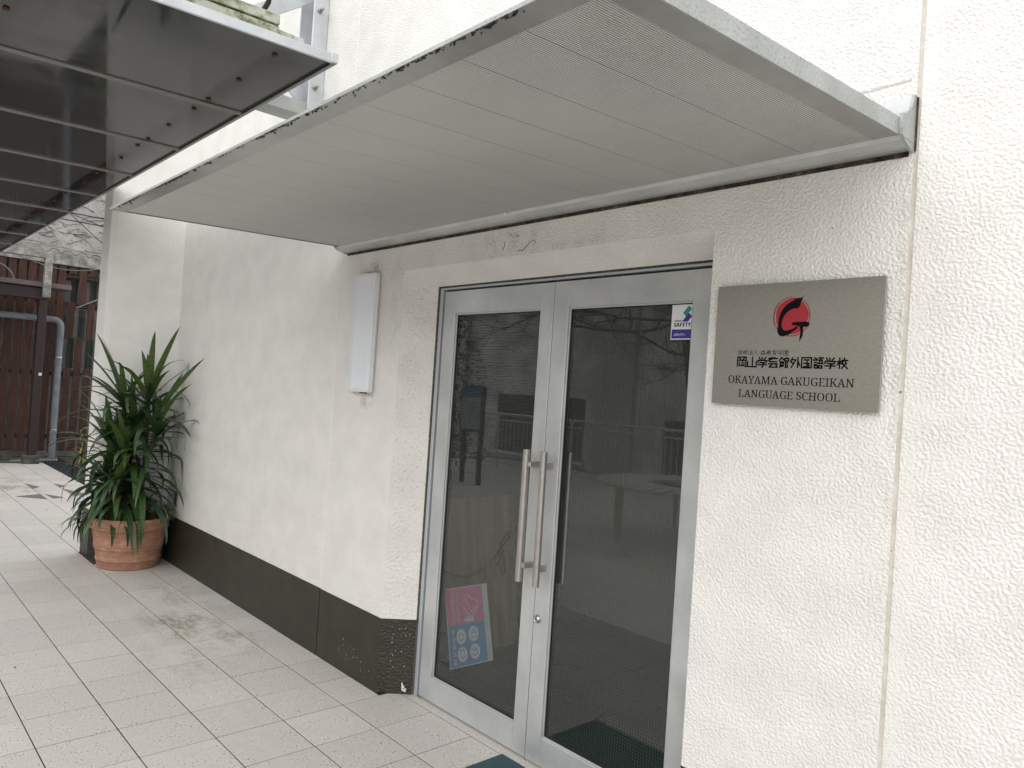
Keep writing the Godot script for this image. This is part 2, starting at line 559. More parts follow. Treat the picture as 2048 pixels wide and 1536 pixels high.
	M.teal = mat(lin(0.015, 0.25, 0.20), 0.45, 0.0, "teal print")
	M.white_print = mat(lin(0.70, 0.71, 0.72), 0.45, 0.0, "white sticker")
	# across the court
	M.far_wall = mat(lin(0.80, 0.79, 0.76), 0.85, 0.0, "pale far wall")
	M.far_wall.albedo_texture = mottle(98, 512, 0.01, 0.05, 0.3, 0.1)
	triplanar(M.far_wall, 4.0)
	M.far_pier = mat(lin(0.36, 0.36, 0.35), 0.85, 0.0, "grey pier")
	M.far_glass = mat(lin(0.03, 0.035, 0.035), 0.06, 0.0, "dark window")
	M.rail = mat(lin(0.45, 0.46, 0.46), 0.5, 0.3, "galvanised rail")
	M.bark = mat(lin(0.07, 0.055, 0.045), 0.95, 0.0, "bark")
	M.deck = mat(lin(0.52, 0.49, 0.44), 0.8, 0.0, "weathered bench slat")
	M.board_blue = mat(lin(0.03, 0.14, 0.22), 0.4, 0.0, "blue board heading")
	M.ground = mat(lin(0.42, 0.41, 0.39), 0.9, 0.0, "pale court ground")

# ------------------------------------------------------------------ lettering drawn stroke by stroke (each pair of digits is a point on a 0..9 grid)
var GLYPH := {
	"学": "1022 4042 8062 0305 0393 9385 2575 7556 565949 0797",
	"校": "0343 2029 2306 2445 6062 4292 5345 7385 7549 5599",
	"法": "0112 0324 0926 4292 6065 3595 6549 4998 7799",
	"人": "505309 5399",
	"森": "1282 5055 5214 5285 0646 2529 2609 2648 5696 7579 7659 7699",
	"教": "1151 3034 0464 6107 1545 453639 0757 7054 6292 8359 6499",
	"育": "4041 0191 4213 1383 7184 2529 2575 757969 2676 2777",
	"園": "0009 0090 9099 0999 5153 2272 1383 3464 3436 6466 3666 5538 5678 4648",
	"岡": "0009 0090 909989 2132 7162 1383 5357 2528 2878 7578",
	"山": "5059 0409 0999 9499",
	"芸": "0191 3003 6003 1484 0696 4619 1989 7699",
	"館": "2003 2042 1434 1419 4447 1747 1545 1928 2848 7071 5153 5191 9193 6369 6383 8385 6585 6787 8789 6989",
	"外": "2004 2252 5219 1436 7079 7397",
	"国": "0009 0090 9099 0999 2272 2575 2878 5258 6677",
	"語": "1031 0242 1434 1636 1747491917 5090 7055 5282 8285 4595 5787895957",
	"対": "2022 0343 3409 1449 5393 808979 6576",
	"策": "1003 1141 6053 6191 0393 5249 2527 2575 7577 5609 5699",
	"実": "5051 0103 0191 9193 2373 1575 0797 5257 5709 5799",
	"施": "2021 0242 2309 2444 444939 6053 6292 5595 9597 7378 645999",
	"中": "1282861612 5059",
	"消": "0112 0324 0926 6063 4153 9173 4449 4494 949989 4696 4898",
	"毒": "5054 1181 2282 0494 2519 2585 8589 0797 1989 5559",
	"の": "524728162351838669",
	"ご": "2171 1528 2878 7082 9092",
	"協": "0444 2029 5191 919383 7043 4666 6669 4549 7797 9799 7579",
	"力": "0393 938979 4009",
	"を": "1171 4016 1547 8448 4889",
	"お": "0262 303817 1545 4588 8648 7183",
	"願": "0050 0009 2031 1252541412 1719 4749 6090 7061 6292 6297 9297 6494 6696 6859 8899",
	"い": "122938 7187",
	"し": "2027397886",
	"ま": "1282 1484 5048 3819 3888",
	"す": "0292 505739 4524",
	"陽": "0009 0030 3013 1335 4080844440 4282 3595 4637 4696 969989 6648 8669",
	"セ": "0493 9366 303989",
	"フ": "0191 9139",
	"テ": "1181 0494 5439",
	"ィ": "7339 5559",
}

# strokes of a line of text as flat bars: origin is the top left of the first glyph, to_point maps (x, y down) in cells to space
func write_glyphs(b: MB, text: String, cell: float, pitch: float, weight: float, to_point: Callable, out: Vector3, lift: float):
	for i in text.length():
		var g: String = GLYPH.get(text[i], "")
		if g == "":
			continue
		for s in g.split(" "):
			for k in range(0, s.length() - 2, 2):
				var a := Vector2(int(s[k]), int(s[k + 1])) / 9.0 * cell + Vector2(i * pitch, 0)
				var c := Vector2(int(s[k + 2]), int(s[k + 3])) / 9.0 * cell + Vector2(i * pitch, 0)
				var d := (c - a).normalized() * weight * 0.5
				var w := Vector2(-d.y, d.x)
				a -= d * 0.8
				c += d * 0.8
				b.quad(to_point.call(a + w) + out * lift, to_point.call(c + w) + out * lift, to_point.call(c - w) + out * lift, to_point.call(a - w) + out * lift, out)

func text_mesh(text: String, font_name: String, width: float, height: float, weight := 400) -> Dictionary:
	var f := SystemFont.new()
	f.font_names = PackedStringArray([font_name])
	f.font_weight = weight
	var t := TextMesh.new()
	t.text = text
	t.font = f
	t.font_size = 64
	t.pixel_size = 0.01
	t.depth = 0.02
	t.horizontal_alignment = HORIZONTAL_ALIGNMENT_CENTER
	t.vertical_alignment = VERTICAL_ALIGNMENT_CENTER
	var box := t.get_aabb()
	return {"mesh": t, "scale": Vector3(width / box.size.x, height / box.size.y, 0.05), "mid": box.get_center()}

func put_text(parent: Node3D, called: String, text: String, font_name: String, lo: Vector2, hi: Vector2, z: float, m: Material, weight := 400):
	var d := text_mesh(text, font_name, hi.x - lo.x, hi.y - lo.y, weight)
	var o := part(parent, called, d.mesh, m)
	o.scale = d.scale
	var mid: Vector3 = d.mid * d.scale
	o.position += Vector3((lo.x + hi.x) * 0.5 - mid.x, (lo.y + hi.y) * 0.5 - mid.y, z)

# ------------------------------------------------------------------ the scene
const CAM := Vector3(1.33665, 1.52889, 2.09656)
var cam: Camera3D

func _ready():
	rng.seed = 7
	cam = Camera3D.new()
	cam.name = "camera"
	cam.fov = 54.177
	cam.near = 0.05
	cam.far = 400.0
	cam.transform = Transform3D(Basis(Vector3(0.67225920, 0.06599011, -0.73736889), Vector3(-0.03548860, 0.99774681, 0.05693744), Vector3(0.73946476, -0.01210853, 0.67308636)), CAM)
	add_child(cam)
	cam.current = true

	var we := WorldEnvironment.new()
	we.name = "environment"
	var env := Environment.new()
	env.background_mode = Environment.BG_SKY
	var sky := Sky.new()
	var sm := ProceduralSkyMaterial.new()
	sm.sky_top_color = lin(0.83, 0.85, 0.885)
	sm.sky_horizon_color = lin(0.73, 0.75, 0.785)
	sm.sky_curve = 0.25
	sm.ground_bottom_color = lin(0.25, 0.245, 0.235)
	sm.ground_horizon_color = lin(0.35, 0.35, 0.34)
	sm.sun_angle_max = 1.0
	sky.sky_material = sm
	env.sky = sky
	env.tonemap_mode = Environment.TONE_MAPPER_LINEAR
	env.tonemap_exposure = 2.22
	env.sdfgi_enabled = true
	env.ssao_enabled = true
	env.ssil_enabled = true
	we.environment = env
	add_child(we)

	var sun := DirectionalLight3D.new()
	sun.name = "overcast_sun"
	sun.light_energy = 0.22
	sun.light_color = Color(1.0, 0.99, 0.97)
	sun.light_angular_distance = 62.0
	sun.sky_mode = DirectionalLight3D.SKY_MODE_LIGHT_ONLY
	sun.shadow_enabled = true
	sun.rotation_degrees = Vector3(-25, 16, 0)
	add_child(sun)

	make_materials()
	ground_and_paving()
	building()
	vestibule()
	door()
	canopy()
	carport()
	bracket()
	far_left()
	across_the_court()
	wall_light()
	name_sign()
	potted_plant()
	small_things()

func in_view(p: Vector3, margin := 1.12) -> bool:
	var q := cam.transform.affine_inverse() * p
	if q.z > -0.1:
		return false
	var ty := tan(deg_to_rad(cam.fov * 0.5))
	return absf(q.x / -q.z) < ty * 4.0 / 3.0 * margin and absf(q.y / -q.z) < ty * margin

# ------------------------------------------------------------------ ground
const TX0 := -3.5682
const TDX := 0.2973
const TZ0 := 0.8038
const TDZ := 0.3004

func ground_and_paving():
	var g := MB.new()
	var s := 150.0
	g.quad(Vector3(-s, -0.03, -s), Vector3(s, -0.03, -s), Vector3(s, -0.03, s), Vector3(-s, -0.03, s), Vector3.UP)
	struct("ground", g.done(), M.ground)
	var p := MB.new()
	p.box(Vector3(-12.15, -0.025, -0.41), Vector3(-5.5, -0.0014, 9.4))
	p.box(Vector3(-5.5, -0.025, 0.0), Vector3(5.0, -0.0014, 9.4))
	p.box(Vector3(-1.8, -0.025, -0.16), Vector3(-0.05, -0.0016, 0.01))
	var paving := struct("paving", p.done(), M.grout)
	# tiles: whole ones share six meshes, cut ones get their own
	var j := 0.0021
	var jz := 0.0024
	var whole := []
	for k in 4:
		var b := MB.new()
		b.box(Vector3(j, -0.012, jz), Vector3(TDX - j, 0.0, TDZ - jz), 0.0009)
		whole.append(b.done())
	var list := []
	for a in range(-30, 30):
		for c in range(-4, 30):
			var x0 := TX0 + TDX * a
			var z0 := TZ0 + TDZ * c
			var x1 := x0 + TDX
			var z1 := z0 + TDZ
			var zmin := 0.0
			if x1 < -5.4:
				zmin = -0.405
			if x0 < -12.1 or x0 > 4.8 or z1 > 9.35:
				continue
			var cut := false
			if z0 < zmin - 0.001:
				if x1 > -1.78 and x0 < -0.1 and z0 > -0.11:
					x0 = maxf(x0, -1.80)
					x1 = minf(x1, -0.05)
					cut = true
				elif z1 < zmin + 0.01:
					continue
				else:
					z0 = zmin
					cut = true
			if x0 < -5.07 and x1 > -5.55 and z0 < 0.45:
				continue
			var mid := Vector3((x0 + x1) * 0.5, 0, (z0 + z1) * 0.5)
			var vis := false
			for q in [Vector2(x0, z0), Vector2(x1, z0), Vector2(x0, z1), Vector2(x1, z1)]:
				vis = vis or in_view(Vector3(q.x, 0, q.y), 1.02)
			list.append({"a": a, "c": c, "x0": x0, "z0": z0, "x1": x1, "z1": z1, "cut": cut, "vis": vis, "d": mid.distance_to(CAM)})
	# the two tiles under the wall stub at the plant, cut round it
	list.sort_custom(func(q, r): return q.d < r.d)
	var made := 0
	var rest := []
	for k in 6:
		rest.append(MB.new())
	for t in list:
		var r := RandomNumberGenerator.new()
		r.seed = hash(Vector2i(t.a, t.c))
		var m := r.randi() % 6
		var lift := r.randf_range(-0.0004, 0.0006)
		if t.vis and made < 296:
			made += 1
			var mesh: Mesh = whole[r.randi() % 4]
			if t.cut:
				mesh = boxmesh(Vector3(j, -0.012, jz), Vector3(t.x1 - t.x0 - j, 0.0, t.z1 - t.z0 - jz), 0.0009)
			var o := part(paving, "tile", mesh, M.tiles[m])
			o.position = Vector3(t.x0, lift, t.z0)
			o.rotation = Vector3(r.randf_range(-0.001, 0.001), 0, r.randf_range(-0.001, 0.001))
		else:
			rest[m].box(Vector3(t.x0 + j, -0.012, t.z0 + j), Vector3(t.x1 - j, lift, t.z1 - j))
	for k in 6:
		if rest[k].count > 0:
			var o := part(paving, "farther_tiles", rest[k].done(), M.tiles[k])
			o.set_meta("kind", "stuff")
	# tiles cut round the foot of the wall stub
	for q in [[-5.66, 0.2026], [-5.66, -0.0978], [-5.66, -0.3982]]:
		part(paving, "tile", boxmesh(Vector3(q[0] + 0.01, -0.012, q[1] + j), Vector3(-5.534, 0.0, q[1] + TDZ - j), 0.002), M.tiles[2])
	part(paving, "threshold_strip", boxmesh(Vector3(-1.79, -0.012, -0.17), Vector3(-0.06, -0.001, -0.0995), 0.001), M.tiles[1])
	# dark wedge-shaped stains on the far tiles
	var stain := mat(lin(0.17, 0.13, 0.125), 0.8, 0.0, "dark wedge inlay")
	for q in [[-9.62, 0.20, -9.15, 0.20, -9.3, 0.10], [-8.72, 0.20, -8.32, 0.20, -8.62, 0.46], [-8.72, 0.16, -8.36, 0.14, -8.4, 0.02], [-9.56, -0.10, -9.22, -0.10, -9.3, -0.19], [-9.1, -0.10, -8.46, -0.10, -8.6, -0.26], [-7.8, -0.1, -7.5, -0.1, -7.6, -0.24]]:
		var b := MB.new()
		b.tri(Vector3(q[0], 0.003, q[1]), Vector3(q[2], 0.003, q[3]), Vector3(q[4], 0.003, q[5]), Vector3.UP)
		part(paving, "dark_wedge", b.done(), stain)

# ------------------------------------------------------------------ the school wall
const RX0 := -1.8172
const RX1 := -0.0398
const RY := 2.1042
const DX0 := -1.706
const DX1 := -0.105
const DY := 2.034
const ZF := -0.138
const BY := 0.370

func building():
	var o := thing("school_building", "white stucco building with dark brown painted base around the glass double door", "building", Vector3(-2.4, 0, 0))
	var top := 8.5
	var d := -0.13
	part(o, "wall_panel", boxmesh(Vector3(-5.07, BY, d), Vector3(-2.445, top, 0.0), 0.003), M.wall_marked)
	part(o, "wall_panel", boxmesh(Vector3(0.566, BY, d), Vector3(5.0, top, 0.0), 0.003), M.wall)
	var dp := MB.new()
	dp.prism(PackedVector2Array([Vector2(-2.435, BY), Vector2(RX0, BY), Vector2(RX0, RY), Vector2(RX1, RY), Vector2(RX1, BY), Vector2(0.556, BY), Vector2(0.556, top), Vector2(-2.435, top)]), Vector3.RIGHT, Vector3.UP, Vector3(0, 0, d), Vector3(0, 0, -d))
	part(o, "wall_panel", dp.done(), M.wall_marked)
	for r in [[-5.07, -2.444], [-2.436, RX0], [RX1, 0.556], [0.566, 5.0]]:
		part(o, "base_band", boxmesh(Vector3(r[0], -0.02, d), Vector3(r[1], BY - 0.001, 0.0025), 0.002), M.plinth)
	part(o, "joint_sealant", boxmesh(Vector3(-2.447, 0.37, -0.09), Vector3(-2.433, top, -0.003)), M.wall)
	part(o, "joint_sealant", boxmesh(Vector3(-2.445, 0.0, -0.09), Vector3(-2.435, 0.37, -0.008)), M.groove_dark)
	part(o, "joint_sealant", boxmesh(Vector3(0.554, 0.0, -0.09), Vector3(0.568, top, -0.0035)), M.groove)
	part(o, "joint_bead", tubemesh([Vector3(0.05, 2.432, -0.007), Vector3(0.3, 2.436, -0.006), Vector3(0.54, 2.441, -0.007)], 0.011, 10), M.wall)
	# splayed door reveal, white above and brown below
	var w: MB
	var p: MB
	var s := MB.new()
	for q in [[RX0, DX0], [RX1, DX1]]:
		w = MB.new()
		p = MB.new()
		var side := Vector3(1.0 if q[0] < -1.0 else -1.0, 0, 1)
		var k: float = BY
		w.quad(Vector3(q[0], k, 0), Vector3(q[1], k, ZF), Vector3(q[1], DY, ZF), Vector3(q[0], RY, 0), side)
		p.quad(Vector3(q[0], 0, 0.002), Vector3(q[1], 0, ZF + 0.002), Vector3(q[1], k, ZF + 0.002), Vector3(q[0], k, 0.002), side)
		part(o, "door_reveal", w.done(), M.wall_coarse)
		part(o, "base_band", p.done(), M.plinth_coarse)
	s.quad(Vector3(RX0, RY, 0), Vector3(RX1, RY, 0), Vector3(DX1, DY, ZF), Vector3(DX0, DY, ZF), Vector3(0, -1, 1))
	part(o, "door_soffit", s.done(), M.wall_marked)
	# wall stub beside the plant: splayed inner face, narrow end face
	var poly := PackedVector2Array([Vector2(-5.045, -0.05), Vector2(-5.045, 0.0), Vector2(-5.298, 0.445), Vector2(-5.332, 0.485), Vector2(-5.53, 0.492), Vector2(-5.53, -0.05)])
	var a := MB.new()
	a.prism(poly, Vector3.RIGHT, Vector3.BACK, Vector3(0, 0.372, 0), Vector3(0, top - 0.372, 0))
	part(o, "wall_stub", a.done(), M.wall)
	var b := MB.new()
	var poly2 := PackedVector2Array()
	for v in poly:
		poly2.append(v + Vector2(0.002 if v.x > -5.4 else -0.002, 0.003))
	b.prism(poly2, Vector3.RIGHT, Vector3.BACK, Vector3(0, -0.02, 0), Vector3(0, 0.391, 0))
	part(o, "base_band", b.done(), M.plinth_coarse)
	# the rest of the block behind the front face
	part(o, "side_wall", boxmesh(Vector3(-5.528, -0.02, -9.0), Vector3(-5.2, top, -0.06)), M.wall)
	part(o, "roof", boxmesh(Vector3(-5.6, top, -9.0), Vector3(5.05, top + 0.2, 0.1), 0.01), M.far_pier)
	# hairline cracks and marks above the door
	for pts in [[[-0.985, 2.118], [-0.975, 2.125], [-0.955, 2.122], [-0.94, 2.133], [-0.925, 2.140], [-0.918, 2.152], [-0.90, 2.158], [-0.885, 2.155], [-0.878, 2.146]], [[-1.08, 2.135], [-1.072, 2.150], [-1.070, 2.168], [-1.066, 2.176]], [[-0.995, 2.19], [-0.988, 2.188], [-0.988, 2.18]]]:
		var arr := []
		for q in pts:
			arr.append(Vector3(q[0], q[1], 0.0004))
		part(o, "crack", tubemesh(arr, 0.0016, 5, 0.0009), M.rust_line)
	# rust bleeding and paint loss along the right joint and little pits
	for q in [[0.60, 2.03, 0.0015], [0.5595, 1.60, 0.0024], [0.15, 1.355, 0.0014], [-1.79, 1.93, 0.0016], [0.35, 2.06, 0.0022], [0.561, 1.18, 0.0016]]:
		var m := MB.new(true)
		m.lathe(Vector3.ZERO, [Vector2(q[2], 0.0), Vector2(q[2] * 0.7, 0.001), Vector2(0.0001, 0.0015)], 8)
		var c := part(o, "pit", m.done(), M.rust_line)
		c.position += Vector3(q[0], q[1], 0.0)
		c.rotation.x = PI / 2
	# chipped paint on the brown base beside the door
	var chip := mat(lin(0.72, 0.70, 0.66), 0.8, 0.0, "bare white render")
	var r := RandomNumberGenerator.new()
	r.seed = 5
	var ch := MB.new()
	for k in 46:
		var u := r.randf()
		var y := r.randf_range(0.03, 0.30)
		var c: Vector3
		if k < 20:
			c = Vector3(RX0, 0, 0.0035).lerp(Vector3(DX0, 0, ZF + 0.0035), 0.25 + 0.6 * u) + Vector3(0.0, 0.10 + y * 0.75, 0)
		else:
			c = Vector3(RX0 - 0.02 - 0.42 * u, 0.05 + 0.10 * u + r.randf_range(-0.05, 0.05), 0.004)
		var sz := r.randf_range(0.0012, 0.0038)
		var dx := Vector3(1, 0, -0.93).normalized() if k < 20 else Vector3(1, 0, 0)
		ch.quad(c, c + dx * sz * 1.6, c + dx * sz + Vector3(0, sz, 0), c + Vector3(0, sz * 0.7, 0), Vector3(0.2, 0, 1))
	var cp := part(o, "paint_chips", ch.done(), chip)
	cp.set_meta("kind", "stuff")
	# lump of torn white sealant at the foot of the door frame
	var lump := MB.new(true)
	for k in 7:
		var c := Vector3(-1.712 + r.randf_range(-0.012, 0.012), 0.012 + r.randf_range(0, 0.035), -0.098 + r.randf_range(-0.004, 0.012))
		lump.tube([c, c + Vector3(r.randf_range(-0.015, 0.015), r.randf_range(-0.004, 0.02), r.randf_range(-0.005, 0.01))], 0.006, 6, 0.003)
	part(o, "sealant_lump", lump.done(), chip)

func vestibule():
	var o := thing("vestibule", "dim entrance vestibule with dark green floor tiles behind the glass door", "room", Vector3(-1.2, 0, -0.9))
	var x0 := -2.2
	var x1 := 0.9
	var zb := -1.72
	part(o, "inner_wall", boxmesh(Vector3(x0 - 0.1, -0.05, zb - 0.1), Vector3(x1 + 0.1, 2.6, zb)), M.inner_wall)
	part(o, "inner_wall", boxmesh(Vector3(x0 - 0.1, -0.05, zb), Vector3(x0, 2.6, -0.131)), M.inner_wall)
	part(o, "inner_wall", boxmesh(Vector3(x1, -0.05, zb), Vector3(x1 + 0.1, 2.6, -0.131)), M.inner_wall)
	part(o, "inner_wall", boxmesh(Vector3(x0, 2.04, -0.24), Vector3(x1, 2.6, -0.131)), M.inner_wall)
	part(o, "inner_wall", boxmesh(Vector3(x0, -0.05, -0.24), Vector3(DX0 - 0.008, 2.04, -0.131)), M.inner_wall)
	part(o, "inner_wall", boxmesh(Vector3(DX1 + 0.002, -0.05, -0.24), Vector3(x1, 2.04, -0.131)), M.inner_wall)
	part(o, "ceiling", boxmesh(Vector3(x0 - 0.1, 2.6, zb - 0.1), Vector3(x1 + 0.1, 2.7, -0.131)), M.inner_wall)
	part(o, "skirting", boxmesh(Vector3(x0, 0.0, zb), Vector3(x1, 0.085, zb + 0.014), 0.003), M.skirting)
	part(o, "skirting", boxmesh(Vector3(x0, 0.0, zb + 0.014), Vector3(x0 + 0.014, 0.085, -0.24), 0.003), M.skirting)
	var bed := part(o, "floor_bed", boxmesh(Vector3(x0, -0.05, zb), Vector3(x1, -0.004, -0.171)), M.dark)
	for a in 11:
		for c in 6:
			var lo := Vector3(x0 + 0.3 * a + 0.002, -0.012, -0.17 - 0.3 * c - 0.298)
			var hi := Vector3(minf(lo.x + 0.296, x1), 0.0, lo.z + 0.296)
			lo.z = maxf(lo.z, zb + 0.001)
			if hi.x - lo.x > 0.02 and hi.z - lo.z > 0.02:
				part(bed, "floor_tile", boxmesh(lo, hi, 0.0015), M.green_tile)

# ------------------------------------------------------------------ door
const ZL := -0.1485
const MID := -0.9013

func door():
	var o := thing("glass_double_door", "silver aluminium double door with wired glass panes and long bar handles", "door", Vector3(MID, 0, ZL))
	var f := MB.new()
	# outer frame: jambs and head, with a small stop
	f.box(Vector3(DX0 + 0.010, 0.0, -0.21), Vector3(DX0 + 0.032, DY - 0.006, -0.1405), 0.002)
	f.box(Vector3(DX1 - 0.024, 0.0, -0.21), Vector3(DX1 - 0.006, DY - 0.006, -0.1405), 0.002)
	f.box(Vector3(DX0 + 0.032, DY - 0.016, -0.21), Vector3(DX1 - 0.024, DY - 0.006, -0.1405), 0.002)
	part(o, "door_frame", f.done(), M.jamb)
	var c := MB.new()
	c.box(Vector3(DX0 - 0.006, BY - 0.01, -0.2), Vector3(DX0 + 0.010, DY, -0.1365), 0.003)
	c.box(Vector3(DX0 - 0.004, DY - 0.006, -0.2), Vector3(DX1 + 0.004, DY + 0.004, -0.1365), 0.003)
	c.box(Vector3(DX1 - 0.006, 0.0, -0.2), Vector3(DX1 + 0.004, DY, -0.1365), 0.003)
	part(o, "sealant", c.done(), M.caulk)
	var g := MB.new()
	g.box(Vector3(DX0 + 0.032, 0.004, -0.2), Vector3(DX0 + 0.042, DY - 0.022, -0.175))
	g.box(Vector3(DX0 + 0.032, DY - 0.030, -0.2), Vector3(DX1 - 0.024, DY - 0.022, -0.175))
	part(o, "door_stop", g.done(), M.gasket)
	for px in [-1.648, -0.150]:
		part(o, "floor_pivot", tubemesh([Vector3(px, -0.002, ZL - 0.012), Vector3(px, 0.0072, ZL - 0.012)], 0.021, 16), M.chrome)
	for k in 2:
		var l := -1.6655 if k == 0 else MID + 0.0018
		var r := MID - 0.0018 if k == 0 else -0.1330
		var gl := -1.5748 if k == 0 else -0.8140
		var gr := -0.9806 if k == 0 else -0.2080
		var yb := 0.0075
		var yt := 2.0095
		var gb := 0.1222
		var gt := 1.8990
		var z1 := ZL
		var z0 := ZL - 0.042
		var leaf := part(o, "door_leaf", boxmesh(Vector3(l, yb, z0), Vector3(gl - 0.0005, yt, z1), 0.0018), M.alu, "left door leaf with a poster behind its glass" if k == 0 else "right door leaf with a sticker on its glass and a lock")
		part(leaf, "stile", boxmesh(Vector3(gr + 0.0005, yb, z0), Vector3(r, yt, z1), 0.0018), M.alu)
		part(leaf, "rail", boxmesh(Vector3(gl, yb, z0), Vector3(gr, gb, z1 - 0.0008), 0.0014), M.alu)
		part(leaf, "rail", boxmesh(Vector3(gl, gt, z0), Vector3(gr, yt, z1 - 0.0008), 0.0014), M.alu)
		# glazing beads, stepped, and gasket
		var bd := MB.new()
		var gk := MB.new()
		for e in [[gl, gb, gl + 0.007, gt], [gr - 0.007, gb, gr, gt], [gl + 0.007, gb, gr - 0.007, gb + 0.007], [gl + 0.007, gt - 0.007, gr - 0.007, gt]]:
			bd.box(Vector3(e[0], e[1], z0), Vector3(e[2], e[3], z1 - 0.008), 0.0012)
		for e in [[gl + 0.007, gb + 0.007, gl + 0.011, gt - 0.007], [gr - 0.011, gb + 0.007, gr - 0.007, gt - 0.007], [gl + 0.011, gb + 0.007, gr - 0.011, gb + 0.011], [gl + 0.011, gt - 0.011, gr - 0.011, gt - 0.007]]:
			gk.box(Vector3(e[0], e[1], z0 + 0.004), Vector3(e[2], e[3], z1 - 0.0135))
		part(leaf, "glazing_bead", bd.done(), M.alu)
		part(leaf, "gasket", gk.done(), M.gasket)
		var zg := -0.1685
		part(leaf, "glass_pane", boxmesh(Vector3(gl + 0.0075, gb + 0.0075, zg - 0.0034), Vector3(gr - 0.0075, gt - 0.0075, zg + 0.0034)), M.glass)
		var wm := MB.new()
		var t := 0.00026
		var x := gl + 0.016
		while x < gr - 0.01:
			wm.box(Vector3(x - t, gb + 0.008, zg - t), Vector3(x + t, gt - 0.008, zg + t))
			x += 0.0125
		var y := gb + 0.016
		while y < gt - 0.01:
			wm.box(Vector3(gl + 0.008, y - t, zg - t), Vector3(gr - 0.008, y + t, zg + t))
			y += 0.0125
		part(leaf, "wire_mesh", wm.done(), M.wire).set_meta("kind", "stuff")
		# pull bars outside and inside, each on two brackets
		var hx := -0.953 if k == 0 else -0.8485
		var bx := MID - 0.028 if k == 0 else MID + 0.050
		for side in 2:
			var zo := ZL + 0.052 if side == 0 else z0 - 0.052
			if side == 1:
				hx = -0.958 if k == 0 else -0.838
			var h := part(leaf, "pull_handle", tubemesh([Vector3(hx, 0.742, zo), Vector3(hx, 1.296, zo)], 0.0150, 22), M.handle)
			var br := MB.new()
			for yy in [0.812, 1.236]:
				var zf := z1 if side == 0 else z0
				var sg := 1.0 if side == 0 else -1.0
				br.box(Vector3(minf(hx, bx) - 0.002, yy - 0.010, zo - 0.008), Vector3(maxf(hx, bx) + 0.004, yy + 0.010, zo + 0.008), 0.002)
				br.box(Vector3(bx - 0.008, yy - 0.012, minf(zf, zo)), Vector3(bx + 0.008, yy + 0.012, maxf(zf, zo) + 0.004 * sg), 0.002)
			part(leaf, "handle_bracket", br.done(), M.handle)
		if k == 1:
			var lk := MB.new(true)
			lk.lathe(Vector3.ZERO, [Vector2(0.0175, 0.0), Vector2(0.0175, 0.005), Vector2(0.0145, 0.011), Vector2(0.0125, 0.012), Vector2(0.0125, 0.015), Vector2(0.0095, 0.0165), Vector2(0.0085, 0.0145), Vector2(0.0001, 0.0145)], 28)
			var q := part(leaf, "lock_cylinder", lk.done(), M.chrome)
			q.position += Vector3(-0.873, 0.597, ZL)
			q.rotation.x = PI / 2
			part(leaf, "keyhole", boxmesh(Vector3(-0.8742, 0.592, ZL + 0.0142), Vector3(-0.8718, 0.602, ZL + 0.0150)), M.black)

# ------------------------------------------------------------------ canopy
func can_y(z: float) -> float:
	return 2.2702 - 0.028 * z

func can_x(x: float, z: float) -> float:
	return x - 0.037 * (z - 0.08)

